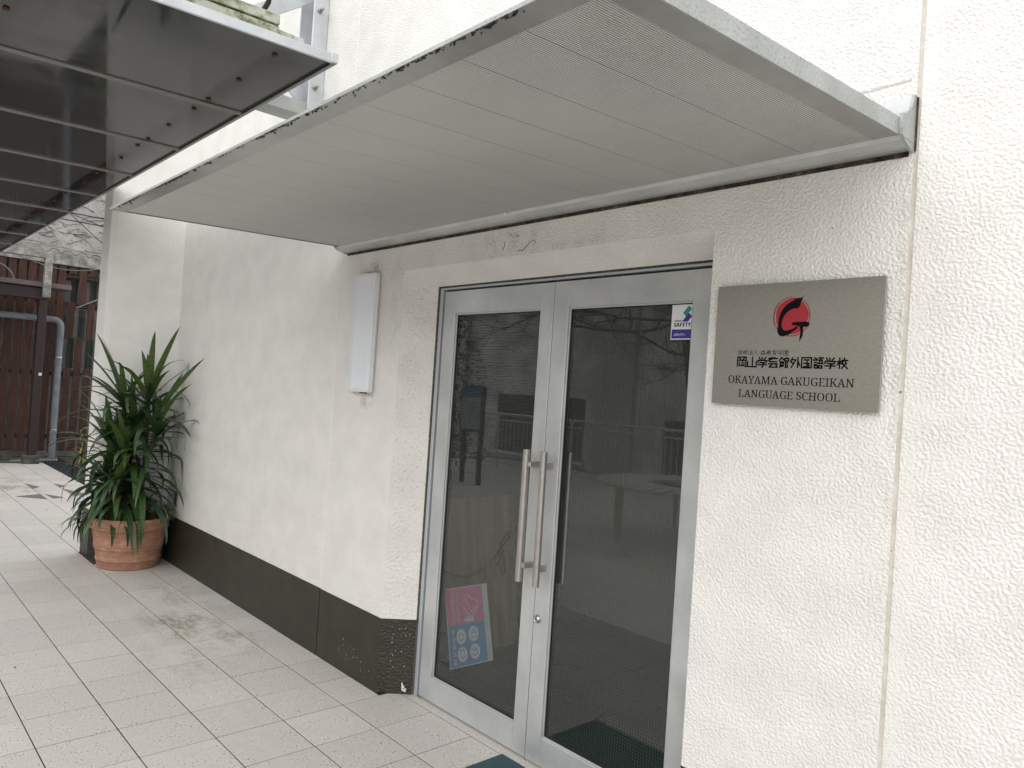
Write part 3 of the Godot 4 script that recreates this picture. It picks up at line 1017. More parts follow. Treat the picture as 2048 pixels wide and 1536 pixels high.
func canopy():
	var o := thing("door_canopy", "flat grey aluminium canopy of ribbed boards projecting over the glass door", "canopy", Vector3(-0.9, 2.27, 0.0))
	var z0 := 0.070
	var z1 := 1.198
	var xl := -2.366
	var xr := 0.546
	var zf := z1 - 0.068
	var th := 0.042
	# ribbed boards, side by side, each with its fine ribs running out from the wall
	var x := xr - 0.066
	var wid := 0.1995
	var first := true
	while x > xl + 0.05:
		var xa := maxf(x - wid, xl + 0.012)
		var b := MB.new()
		var strip := func(xa_: float, xb_: float, ha: float, hb: float):
			b.quad(Vector3(can_x(xa_, z0), can_y(z0) - ha, z0), Vector3(can_x(xb_, z0), can_y(z0) - hb, z0), Vector3(can_x(xb_, zf), can_y(zf) - hb, zf), Vector3(can_x(xa_, zf), can_y(zf) - ha, zf), Vector3.DOWN)
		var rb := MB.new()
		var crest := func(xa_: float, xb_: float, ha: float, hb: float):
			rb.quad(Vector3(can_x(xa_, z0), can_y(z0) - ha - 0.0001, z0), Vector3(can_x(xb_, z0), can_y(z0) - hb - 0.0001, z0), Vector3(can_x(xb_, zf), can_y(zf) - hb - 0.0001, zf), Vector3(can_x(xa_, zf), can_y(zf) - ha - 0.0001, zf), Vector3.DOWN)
		strip.call(xa, xa + 0.0010, -0.0004, 0.0)
		var p := xa + 0.0012
		while p < x - 0.0015:
			var q := minf(p + 0.00658, x - 0.0010)
			strip.call(p, q, 0.0, 0.0)
			if q - p > 0.003:
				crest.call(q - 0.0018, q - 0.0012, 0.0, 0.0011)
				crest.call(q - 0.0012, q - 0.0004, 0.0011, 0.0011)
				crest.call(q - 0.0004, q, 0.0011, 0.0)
			p = q
		strip.call(x - 0.0010, x, 0.0, -0.0004)
		# upper face of the board
		b.quad(Vector3(can_x(xa, z0), can_y(z0) + 0.011, z0), Vector3(can_x(x, z0), can_y(z0) + 0.011, z0), Vector3(can_x(x, zf), can_y(zf) + 0.011, zf), Vector3(can_x(xa, zf), can_y(zf) + 0.011, zf), Vector3.UP)
		b.quad(Vector3(can_x(xa, z0), can_y(z0) + 0.0014, z0), Vector3(can_x(x, z0), can_y(z0) + 0.004, z0), Vector3(can_x(x, zf), can_y(zf) + 0.004, zf), Vector3(can_x(xa, zf), can_y(zf) + 0.004, zf), Vector3.DOWN)
		var board := part(o, "ribbed_board", b.done(), M.alu_grey)
		part(board, "fine_ribs", rb.done(), M.alu_crest_lit).set_meta("kind", "stuff")
		x -= wid + 0.0002
	# smooth border sheets below, then the upstand trims
	var e := MB.new()
	var slab := func(mb: MB, xa: float, xb: float, za: float, zb: float, ylo: float, yhi: float):
		var pts := []
		for yy in [ylo, yhi]:
			for q in [[xa, za], [xb, za], [xb, zb], [xa, zb]]:
				pts.append(Vector3(can_x(q[0], q[1]), can_y(q[1]) + yy, q[1]))
		var cen: Vector3 = (pts[0] + pts[6]) * 0.5
		for fc in [[0, 1, 2, 3], [4, 5, 6, 7], [0, 1, 5, 4], [1, 2, 6, 5], [2, 3, 7, 6], [3, 0, 4, 7]]:
			var m: Vector3 = (pts[fc[0]] + pts[fc[2]]) * 0.5
			mb.quad(pts[fc[0]], pts[fc[1]], pts[fc[2]], pts[fc[3]], m - cen)
	slab.call(e, xl, xr, zf + 0.0006, z1, -0.0022, 0.004)
	part(o, "front_border", e.done(), M.alu_grey)
	var e2 := MB.new()
	slab.call(e2, xr - 0.0655, xr - 0.002, z0, zf, -0.0015, 0.011)
	part(o, "side_border", e2.done(), M.alu_grey)
	var e3 := MB.new()
	slab.call(e3, xr - 0.0018, xr + 0.003, z0 + 0.004, z1 + 0.003, -0.003, th)
	part(o, "edge_trim", e3.done(), M.alu_trim, "speckled pale upstand on the right edge")
	var e4 := MB.new()
	slab.call(e4, xl - 0.003, xr - 0.002, z1 + 0.0002, z1 + 0.003, -0.003, 0.0055)
	part(o, "edge_trim", e4.done(), M.alu_trim)
	var e5 := MB.new()
	slab.call(e5, xl - 0.003, xl, z0 + 0.004, z1, -0.003, 0.008)
	part(o, "edge_trim", e5.done(), M.alu_grey)
	var e6 := MB.new()
	slab.call(e6, xl, xr - 0.002, z0 + 0.004, zf - 0.03, 0.0115, 0.015)
	part(o, "roof_sheet", e6.done(), M.alu_trim)
	# moss and soot clinging under the front edge
	var r := RandomNumberGenerator.new()
	r.seed = 12
	var ms := MB.new(true)
	for k in 560:
		var px := r.randf_range(xl + 0.1, xr - 0.2)
		var dense := clampf(0.55 + 0.5 * sin(px * 2.1 + 0.6) + 0.4 * sin(px * 7.3), 0.2, 1.0)
		if r.randf() > dense:
			continue
		var pz := z1 + 0.001 - absf(r.randfn(0.0, 0.006))
		var c := Vector3(can_x(px, pz), can_y(pz) - 0.0035, pz)
		ms.tube([c, c + Vector3(r.randf_range(-0.014, 0.014), -0.001, r.randf_range(-0.007, 0.003))], r.randf_range(0.0010, 0.0024), 5, 0.0010)
	part(o, "moss", ms.done(), M.moss).set_meta("kind", "stuff")
	# wall channel: a moulded profile along the wall with end caps
	var prof := PackedVector2Array([Vector2(0.002, 2.243), Vector2(0.030, 2.2445), Vector2(0.050, 2.2475), Vector2(0.068, 2.256), Vector2(0.074, 2.267), Vector2(0.074, 2.2715), Vector2(0.086, 2.2718), Vector2(0.086, 2.316), Vector2(0.060, 2.322), Vector2(0.034, 2.342), Vector2(0.020, 2.366), Vector2(0.014, 2.386), Vector2(0.002, 2.386)])
	# prof.x is z, prof.y is y
	var ch := MB.new()
	ch.prism(prof, Vector3.BACK, Vector3.UP, Vector3(-2.392, 0, 0), Vector3(2.942, 0, 0))
	part(o, "wall_channel", ch.done(), M.alu)
	var cap := PackedVector2Array([Vector2(0.001, 2.238), Vector2(0.012, 2.238), Vector2(0.066, 2.252), Vector2(0.084, 2.264), Vector2(0.088, 2.280), Vector2(0.088, 2.318), Vector2(0.062, 2.324), Vector2(0.036, 2.344), Vector2(0.022, 2.368), Vector2(0.016, 2.389), Vector2(0.001, 2.389)])
	for q in [[0.5502, 0.0075], [-2.3995, 0.0072]]:
		var cb := MB.new()
		cb.prism(cap, Vector3.BACK, Vector3.UP, Vector3(q[0], 0, 0), Vector3(q[1], 0, 0))
		part(o, "end_cap", cb.done(), M.alu_trim)
	part(o, "end_cap_ridge", boxmesh(Vector3(0.5577, 2.2585, 0.012), Vector3(0.559, 2.2625, 0.078)), M.alu_trim)
	# grimy sealant line under the channel and a dab on the board
	part(o, "grime_line", boxmesh(Vector3(-2.39, 2.2290, -0.001), Vector3(0.545, 2.2425, 0.0034), 0.001), M.rust_line)
	part(o, "grime_line", boxmesh(Vector3(0.5578, 2.240, -0.001), Vector3(0.5625, 2.385, 0.003), 0.001), M.rust_line)
	var dab := MB.new(true)
	dab.lathe(Vector3(-0.985, 2.262, 0.083), [Vector2(0.0002, -0.008), Vector2(0.005, -0.006), Vector2(0.008, 0.0), Vector2(0.006, 0.005), Vector2(0.0002, 0.007)], 10)
	part(o, "sealant_dab", dab.done(), M.white_print)

# ------------------------------------------------------------------ carport roof and the steel that carries it
func cp_y(z: float) -> float:
	return 2.955 - 0.028 * (z - 0.5)

func carport():
	var o := thing("carport_roof", "smoked translucent panel roof with thin metal ribs hanging over the passage", "roof", Vector3(-6, 2.95, 2))
	var zi := 0.512
	var ze := 1.90
	var xr := -1.735
	var xs := [xr]
	for k in 12:
		xs.append(-2.735 - 0.994 * k)
	for k in xs.size() - 1:
		var b := MB.new()
		var xa: float = xs[k + 1] + 0.012
		var xb: float = xs[k] - (0.012 if k > 0 else 0.004)
		for s in 2:
			var h := 0.0 if s == 0 else 0.003
			b.quad(Vector3(xa, cp_y(zi) + h, zi + 0.02), Vector3(xb, cp_y(zi) + h, zi + 0.02), Vector3(xb, cp_y(ze) + h, ze), Vector3(xa, cp_y(ze) + h, ze), Vector3.DOWN if s == 0 else Vector3.UP)
		part(o, "roof_panel", b.done(), M.smoked)
	for k in range(1, xs.size()):
		var x: float = xs[k]
		var b := MB.new()
		var t := Transform3D(Basis(Vector3.RIGHT, atan(0.028)), Vector3(x, cp_y(zi), zi))
		b.box(Vector3(-0.014, -0.008, 0.0), Vector3(0.014, 0.002, ze - zi), 0.002, t)
		b.box(Vector3(-0.004, -0.012, 0.0), Vector3(0.004, -0.008, ze - zi), 0.0, t)
		part(o, "panel_rib", b.done(), M.rib)
	# edge frame: an upstand at the near end, a slim lip along the wall side with a dark gap
	var fr := MB.new()
	var tt := Transform3D(Basis(Vector3.RIGHT, atan(0.028)), Vector3(xr, cp_y(zi), zi))
	fr.box(Vector3(-0.004, -0.010, -0.002), Vector3(0.010, 0.032, ze - zi), 0.002, tt)
	part(o, "end_frame", fr.done(), M.alu_white)
	part(o, "inner_lip", boxmesh(Vector3(xs[-1], cp_y(zi) - 0.012, zi - 0.016), Vector3(xr + 0.012, cp_y(zi) - 0.004, zi), 0.0015), M.rib)
	part(o, "inner_channel", boxmesh(Vector3(xs[-1], cp_y(zi) - 0.002, zi - 0.012), Vector3(xr - 0.006, cp_y(zi) + 0.03, zi + 0.016)), M.black)
	part(o, "corner_cap", boxmesh(Vector3(xr - 0.002, cp_y(zi) - 0.009, zi - 0.02), Vector3(xr + 0.016, cp_y(zi) + 0.036, zi + 0.012), 0.002), M.alu_white)
	# purlins above the panels; their shade shows through
	for z in [0.715, 1.66]:
		part(o, "purlin", boxmesh(Vector3(xs[-1], cp_y(z) + 0.006, z - 0.045), Vector3(xr - 0.06, cp_y(z) + 0.085, z + 0.045), 0.004), M.algae_alu)
	# weathered cross beam on top near the end
	var cb := MB.new()
	var ct := Transform3D(Basis(Vector3.RIGHT, atan(0.028)), Vector3(xr - 0.20, cp_y(0.72) + 0.088, 0.72))
	cb.box(Vector3(-0.05, 0.0, -0.02), Vector3(0.05, 0.05, 1.15), 0.003, ct)
	cb.box(Vector3(-0.055, 0.055, -0.02), Vector3(0.055, 0.10, 1.15), 0.003, ct)
	part(o, "cross_beam", cb.done(), M.algae_alu, "weathered beam green with algae on the roof end")
	part(o, "beam_end", boxmesh(Vector3(xr - 0.22, cp_y(0.62) + 0.02, 0.59), Vector3(xr - 0.13, cp_y(0.62) + 0.115, 0.66), 0.003), M.alu_white)
	# rusty bolt heads along the purlins
	var bm := MB.new(true)
	bm.lathe(Vector3.ZERO, [Vector2(0.0125, 0.0), Vector2(0.0125, -0.006), Vector2(0.009, -0.009), Vector2(0.0001, -0.0095)], 10)
	var bolt := bm.done()
	var r := RandomNumberGenerator.new()
	r.seed = 21
	for z in [0.715, 1.66]:
		for k in 7:
			for q in [0.135, 0.54, 0.93]:
				var x: float = xs[k] - q
				var c := part(o, "bolt_head", bolt, M.rust)
				c.position += Vector3(x, cp_y(z) - 0.0005, z + r.randf_range(-0.006, 0.006))

func bracket():
	var o := thing("steel_wall_bracket", "pale grey bolted steel bracket frame on the white wall above the canopy", "bracket", Vector3(-2.9, 3.1, 0.05))
	# upright angle
	var a := MB.new()
	a.box(Vector3(-2.985, 3.10, 0.001), Vector3(-2.825, 5.2, 0.010), 0.001)
	part(o, "upright", a.done(), M.alu_white)
	part(o, "upright_flange", boxmesh(Vector3(-2.825, 3.10, 0.001), Vector3(-2.812, 5.2, 0.095), 0.002), M.alu_white)
	part(o, "upright_flange", boxmesh(Vector3(-2.999, 3.10, 0.001), Vector3(-2.986, 5.2, 0.095), 0.002), M.alu_white)
	# channel arm reaching out over the roof
	var b := MB.new()
	b.box(Vector3(-2.985, 3.085, 0.010), Vector3(-2.827, 3.093, 1.7), 0.001)
	part(o, "arm", b.done(), M.alu_trim)
	part(o, "arm_flange", boxmesh(Vector3(-2.839, 3.093, 0.010), Vector3(-2.827, 3.165, 1.7), 0.001), M.alu_trim)
	part(o, "arm_flange", boxmesh(Vector3(-2.985, 3.093, 0.010), Vector3(-2.973, 3.165, 1.7), 0.001), M.alu_trim)
	for q in [[0.06, 3.86, 1.0, 3.16], [0.04, 3.17, 0.30, 3.40], [0.06, 4.6, 1.6, 3.2]]:
		var p := Vector3(-2.91, q[1], q[0])
		var e := Vector3(-2.91, q[3], q[2])
		var d := (e - p)
		var t := Transform3D(Basis(Vector3.RIGHT, d.normalized().cross(Vector3.RIGHT), d.normalized()).orthonormalized(), p)
		part(o, "brace", boxmesh(Vector3(-0.006, -0.045, 0), Vector3(0.006, 0.045, d.length()), 0.001, t), M.alu_white)
	for y in [3.26, 3.72, 4.2]:
		var bm := MB.new(true)
		bm.tube([Vector3(-2.80, y, 0.06), Vector3(-2.772, y, 0.06)], 0.009, 8)
		bm.tube([Vector3(-2.812, y, 0.06), Vector3(-2.80, y, 0.06)], 0.016, 6)
		part(o, "bolt", bm.done(), M.handle)
	# rods and tied cable above
	for q in [[-2.55, -2.2], [-2.42, -2.05]]:
		var rod := tubemesh([Vector3(q[0], 4.2, 0.35), Vector3(q[1], 3.17, 0.9), Vector3(q[1] + 0.02, 3.10, 0.9)], 0.008, 8)
		var t := thing("tie_rod", "thin bent metal rod running down to the weathered beam, %s one" % ("left" if q[0] < -2.5 else "right"), "rod", Vector3(q[1], 3.1, 0.9), "tie rods above the carport roof")
		part(t, "rod", rod, M.algae_alu)
	var k := Vector3(-2.22, 3.475, 0.62)
	var c := thing("black_cable", "thick black cable tied in a knot above the carport corner", "cable", Vector3(-2.2, 3.2, 0.6))
	part(c, "cable", tubemesh([k + Vector3(-0.02, 0.02, 0), k + Vector3(-0.10, -0.02, 0.06), k + Vector3(-0.18, -0.055, 0.12), k + Vector3(-0.22, -0.10, 0.15)], 0.013, 10), M.black)
	part(c, "cable", tubemesh([k, k + Vector3(0.015, -0.06, 0.0), k + Vector3(0.0, -0.13, 0.0), k + Vector3(-0.04, -0.19, 0.02)], 0.013, 10), M.black)
	part(c, "cable", tubemesh([k, k + Vector3(0.06, 0.05, -0.05), k + Vector3(0.16, 0.16, -0.12), k + Vector3(0.4, 0.5, -0.3)], 0.014, 10), M.black)
	part(c, "cable", tubemesh([k, k + Vector3(-0.03, 0.05, 0.0), k + Vector3(-0.10, 0.10, 0.02), k + Vector3(-0.3, 0.3, 0.05)], 0.011, 10), M.black)
	var kn := MB.new(true)
	kn.lathe(k, [Vector2(0.0002, -0.03), Vector2(0.022, -0.02), Vector2(0.027, 0.0), Vector2(0.022, 0.02), Vector2(0.0002, 0.03)], 10)
	part(c, "knot", kn.done(), M.black)

# ------------------------------------------------------------------ what closes the passage on the left
func far_left():
	var fx := -12.5
	var f := thing("slat_fence", "dark brown vertical timber slat fence at the far end of the passage", "fence", Vector3(fx, 0, 0.5))
	var r := RandomNumberGenerator.new()
	r.seed = 31
	var slat := func(zc: float, y0: float, y1: float, w := 0.106):
		part(f, "slat", boxmesh(Vector3(fx - 0.02, y0, zc - w * 0.5), Vector3(fx + r.randf_range(-0.001, 0.003), y1, zc + w * 0.5), 0.003), M.slats[r.randi() % 4])
	var z := -0.60
	while z < 3.4:
		slat.call(z, 0.125 if z > -0.08 else 0.118, 3.105)
		z += 0.136
	for k in 15:
		var zc := -0.755 - 0.145 * k
		slat.call(zc, 0.118, 1.46)
		if k % 2 == 0:
			slat.call(zc, 2.985, 3.09)
			slat.call(zc, 1.93, 2.53)
		else:
			slat.call(zc, 2.49, 3.09)
			slat.call(zc, 1.44, 1.98)
	for y in [0.35, 1.36, 2.50, 2.95]:
		part(f, "rail", boxmesh(Vector3(fx - 0.05, y - 0.03, -2.9), Vector3(fx - 0.021, y + 0.03, 3.4), 0.003), M.slats[0])
	part(f, "kerb", boxmesh(Vector3(fx - 0.2, -0.02, -0.07), Vector3(fx + 0.06, 0.121, 3.4), 0.006), M.block)

	var n := thing("neighbour_house", "old pale house wall with dry creeper behind the brown slat fence", "house", Vector3(-12.8, 0, 0))
	part(n, "lower_wall", boxmesh(Vector3(-13.4, -0.02, -3.0), Vector3(-12.95, 1.42, 4.0)), M.render)
	part(n, "room_back", boxmesh(Vector3(-13.4, 1.42, -3.0), Vector3(-13.2, 3.4, 4.0)), M.render)
	part(n, "upper_wall", boxmesh(Vector3(-13.2, 3.395, -3.0), Vector3(-12.66, 7.5, 4.0), 0.006), M.render)
	part(n, "wall_ledge", boxmesh(Vector3(-13.2, 3.30, -3.0), Vector3(-12.60, 3.385, 4.0), 0.006), M.render)
	part(n, "fascia", boxmesh(Vector3(-13.2, 3.11, -3.0), Vector3(-12.48, 3.285, 4.0), 0.004), M.white_pvc)
	for y in [3.865, 3.99]:
		part(n, "wall_groove", boxmesh(Vector3(-12.67, y - 0.008, -3.0), Vector3(-12.6585, y + 0.008, 4.0)), M.groove_dark)
	for q in [[-1.32, -0.70, 2.50, 3.06], [-1.32, -0.70, 1.46, 2.44]]:
		var w := part(n, "window", boxmesh(Vector3(-12.80, q[2], q[0]), Vector3(-12.795, q[3], q[1])), M.window_glass)
		var fr := MB.new()
		fr.box(Vector3(-12.82, q[2] - 0.05, q[0] - 0.05), Vector3(-12.77, q[2], q[1] + 0.05), 0.003)
		fr.box(Vector3(-12.82, q[3], q[0] - 0.05), Vector3(-12.77, q[3] + 0.04, q[1] + 0.05), 0.003)
		fr.box(Vector3(-12.82, q[2], q[1]), Vector3(-12.77, q[3], q[1] + 0.04), 0.003)
		part(w, "window_frame", fr.done(), M.white_pvc)
		var cu := MB.new(true)
		var zz: float = q[0]
		while zz < q[1] - 0.01:
			var xx := -12.88 + 0.02 * sin(zz * 60.0)
			var x2 := -12.88 + 0.02 * sin((zz + 0.02) * 60.0)
			if fposmod(zz * 10.0, 2.6) < 1.5 or q[2] < 2.0:
				cu.quad(Vector3(xx, q[2], zz), Vector3(x2, q[2], zz + 0.02), Vector3(x2, q[3] - 0.12, zz + 0.02), Vector3(xx, q[3] - 0.12, zz), Vector3.RIGHT)
			zz += 0.02
		part(w, "curtain", cu.done(), M.curtain)
	part(n, "window_stay", tubemesh([Vector3(-12.46, 2.66, -1.2), Vector3(-12.46, 2.44, -0.82)], 0.008, 6), M.white_pvc)

	# dry creeper clinging to the wall
	var vb := MB.new(true)
	var vr := RandomNumberGenerator.new()
	vr.seed = 44
	for k in 120:
		var p := Vector3(-12.652, vr.randf_range(3.42, 5.0), vr.randf_range(-1.35, 0.9))
		var ang := vr.randf_range(-0.5, 0.5) + (PI if vr.randf() < 0.5 else 0.0)
		var pts := [p]
		for s in vr.randi_range(3, 9):
			ang += vr.randf_range(-0.45, 0.45)
			p += Vector3(0, sin(ang) * 0.05, cos(ang) * 0.05)
			p.y = maxf(p.y, 3.40)
			pts.append(p)
		vb.tube(pts, vr.randf_range(0.003, 0.0065), 4, 0.0015)
		if vr.randf() < 0.5:
			var q: Vector3 = pts[pts.size() / 2]
			vb.tube([q, q + Vector3(0.004, vr.randf_range(-0.03, 0.04), vr.randf_range(-0.03, 0.03))], 0.007, 4, 0.002)
	var vn := thing("dry_creeper", "leafless brown creeper stems spread over the pale house wall", "creeper", Vector3(-12.65, 3.4, 0))
	part(vn, "stems", vb.done(), M.vine)

	# gate house: post on block, beam and roof edge
	var g := thing("timber_gate_post", "maroon post on a concrete block carrying a dark beam and mauve roof edge", "post", Vector3(-11.8, 0, -0.22))
	part(g, "post", boxmesh(Vector3(-11.85, 0.12, -0.285), Vector3(-11.75, 2.47, -0.175), 0.006), M.maroon)
	part(g, "footing_block", boxmesh(Vector3(-11.90, -0.01, -0.325), Vector3(-11.72, 0.128, -0.11), 0.012), M.block)
	part(g, "beam", boxmesh(Vector3(-11.86, 2.465, -0.20), Vector3(-11.72, 2.636, 3.3), 0.006), M.maroon)
	part(g, "roof_edge", boxmesh(Vector3(-12.3, 2.645, -0.57), Vector3(-11.66, 2.715, 3.3), 0.005), M.maroon_roof)
	part(g, "notice_dot", boxmesh(Vector3(-11.7495, 1.325, -0.275), Vector3(-11.7475, 1.365, -0.235), 0.001), M.white_print)

	var w := thing("white_gutter", "dirty white box gutter with a square elbow above the maroon post", "gutter", Vector3(-11.6, 2.5, 0))
	part(w, "trough", boxmesh(Vector3(-11.68, 3.07, -0.19), Vector3(-11.58, 3.165, 3.2), 0.004), M.white_pvc)
	part(w, "downpipe", boxmesh(Vector3(-11.68, 2.49, -0.285), Vector3(-11.58, 3.165, -0.1905), 0.004), M.white_pvc)

	var pp := thing("grey_drain_pipe", "grey plastic drain pipe bending down in front of the brown fence", "pipe", Vector3(-12.36, 0, -0.6))
	var pts := [Vector3(-12.36, 2.215, 3.3), Vector3(-12.36, 2.215, -0.47)]
	for k in 7:
		var a := PI * 0.5 * k / 6.0
		pts.append(Vector3(-12.36, 2.215 - 0.11 * (1.0 - cos(a)), -0.49 - 0.11 * sin(a)))
	pts.append(Vector3(-12.36, 2.05, -0.60))
	part(pp, "pipe", tubemesh(pts, 0.050, 18), M.pvc)
	part(pp, "pipe", tubemesh([Vector3(-12.36, 2.05, -0.60), Vector3(-12.36, -0.005, -0.60)], 0.049, 18), M.pvc)
	for y in [2.04, 1.97, 1.55, 0.43]:
		part(pp, "collar", tubemesh([Vector3(-12.36, y - 0.022, -0.60), Vector3(-12.36, y + 0.022, -0.60)], 0.054, 18), M.pvc)
	for y in [1.62, 0.47]:
		part(pp, "pipe_clip", tubemesh([Vector3(-12.36, y - 0.01, -0.60), Vector3(-12.36, y + 0.01, -0.60)], 0.056, 14), M.chrome)

	# cables slung from the roof to the wall corner
	for q in [["thin black cable sagging across the pale wall, steepest of them", [Vector3(-12.2, 3.92, -0.55), Vector3(-12.2, 3.68, -0.85), Vector3(-12.2, 3.40, -1.2), Vector3(-12.2, 3.1, -1.5)], 0.006],
		["thin black cable slung nearly level across the pale wall", [Vector3(-12.2, 3.93, -0.5), Vector3(-12.2, 3.83, -0.85), Vector3(-12.2, 3.74, -1.2), Vector3(-12.2, 3.66, -1.6)], 0.006]]:
		var c := thing("overhead_cable", q[0], "cable", Vector3(-12.2, 3.7, -0.9))
		part(c, "cable", tubemesh(q[1], q[2], 6), M.black)
	var cw := thing("wavy_cable", "black cable hung in loops along the white fascia board", "cable", Vector3(-12.46, 3.3, -0.8))
	var wp := []
	for k in 64:
		var t := k / 63.0
		wp.append(Vector3(-12.45, 3.27 + 0.07 * absf(sin(t * PI * 5.0)), -0.35 - 1.0 * t))
	part(cw, "cable", tubemesh(wp, 0.004, 5), M.black)
	var ww := thing("white_cable", "white cable drooping under the fascia across the brown slats", "cable", Vector3(-12.4, 3.0, -0.5))
	var wq := []
	for k in 24:
		var t := k / 23.0
		wq.append(Vector3(-12.42, 3.16 - 0.30 * t * (1.0 - t) * 2.0 + 0.04 * t, 0.0 - 1.3 * t))
	part(ww, "cable", tubemesh(wq, 0.005, 6), M.white_pvc)
	var wl := thing("white_conduit", "thick white cable looping over the mauve roof edge at the left", "cable", Vector3(-11.9, 2.7, 0.2))
	var wk := []
	for k in 12:
		var a := PI * 0.5 * k / 11.0
		wk.append(Vector3(-11.9, 2.70 + 0.26 * sin(a), 0.02 + 0.34 * (1.0 - cos(a)) + 0.12))
	part(wl, "cable", tubemesh(wk, 0.012, 8), M.white_pvc)
	var wf := thing("white_hose", "white hose lying along the ledge of the pale wall", "hose", Vector3(-12.5, 3.3, -0.6))
	part(wf, "hose", tubemesh([Vector3(-12.53, 3.39, 0.1), Vector3(-12.53, 3.43, -0.1), Vector3(-12.53, 3.42, -0.4), Vector3(-12.53, 3.37, -0.8), Vector3(-12.53, 3.32, -1.25)], 0.009, 8), M.white_pvc)

	# drain grating beside the paving
	var gr := thing("drain_grating", "dark steel drain grating beside the paving near the fence", "grating", Vector3(-10.8, 0, -0.54))
	part(gr, "frame", boxmesh(Vector3(-12.2, -0.025, -0.67), Vector3(-9.0, -0.012, -0.415)), M.dark)
	for k in 6:
		var zc := -0.43 - 0.0445 * k
		part(gr, "bar", boxmesh(Vector3(-12.2, -0.012, zc - 0.018), Vector3(-9.0, 0.003, zc + 0.0), 0.002), M.steel_dark)
	var bed := thing("planting_bed", "narrow bare earth bed behind the drain grating", "planting bed", Vector3(-10.5, 0, -0.9))
	part(bed, "soil", boxmesh(Vector3(-12.3, -0.02, -1.3), Vector3(-9.0, 0.04, -0.675), 0.01), M.soil)
	# striped foliage showing behind the wall corner
	var sp := RandomNumberGenerator.new()
	sp.seed = 77
	for k in 3:
		var c := Vector3(-9.9 - 0.55 * k, 0.04, -0.72)
		var t := thing("variegated_plant", ["yellow striped plant nearest the white wall corner", "yellow striped plant in the middle of the earth bed", "yellow striped plant closest to the brown fence"][k], "plant", c, "variegated plants in the earth bed")
		part(t, "stem", tubemesh([c, c + Vector3(0.02, 0.4, 0.0), c + Vector3(0.0, 0.95 - 0.2 * k, 0.02)], 0.010, 6, 0.005), M.cane)
		for q in 16:
			var h := sp.randf_range(0.05, 0.95 - 0.2 * k)
			var b := leaf_mesh(c + Vector3(0, h, 0.0), sp.randf_range(-0.6, PI + 0.6), sp.randf_range(-0.1, 0.7), sp.randf_range(0.16, 0.30), sp.randf_range(0.03, 0.045), sp.randf_range(0.8, 1.6), sp, false)
			part(t, "leaf", b, M.leaf_yellow if sp.randf() < 0.6 else M.leaves[3])

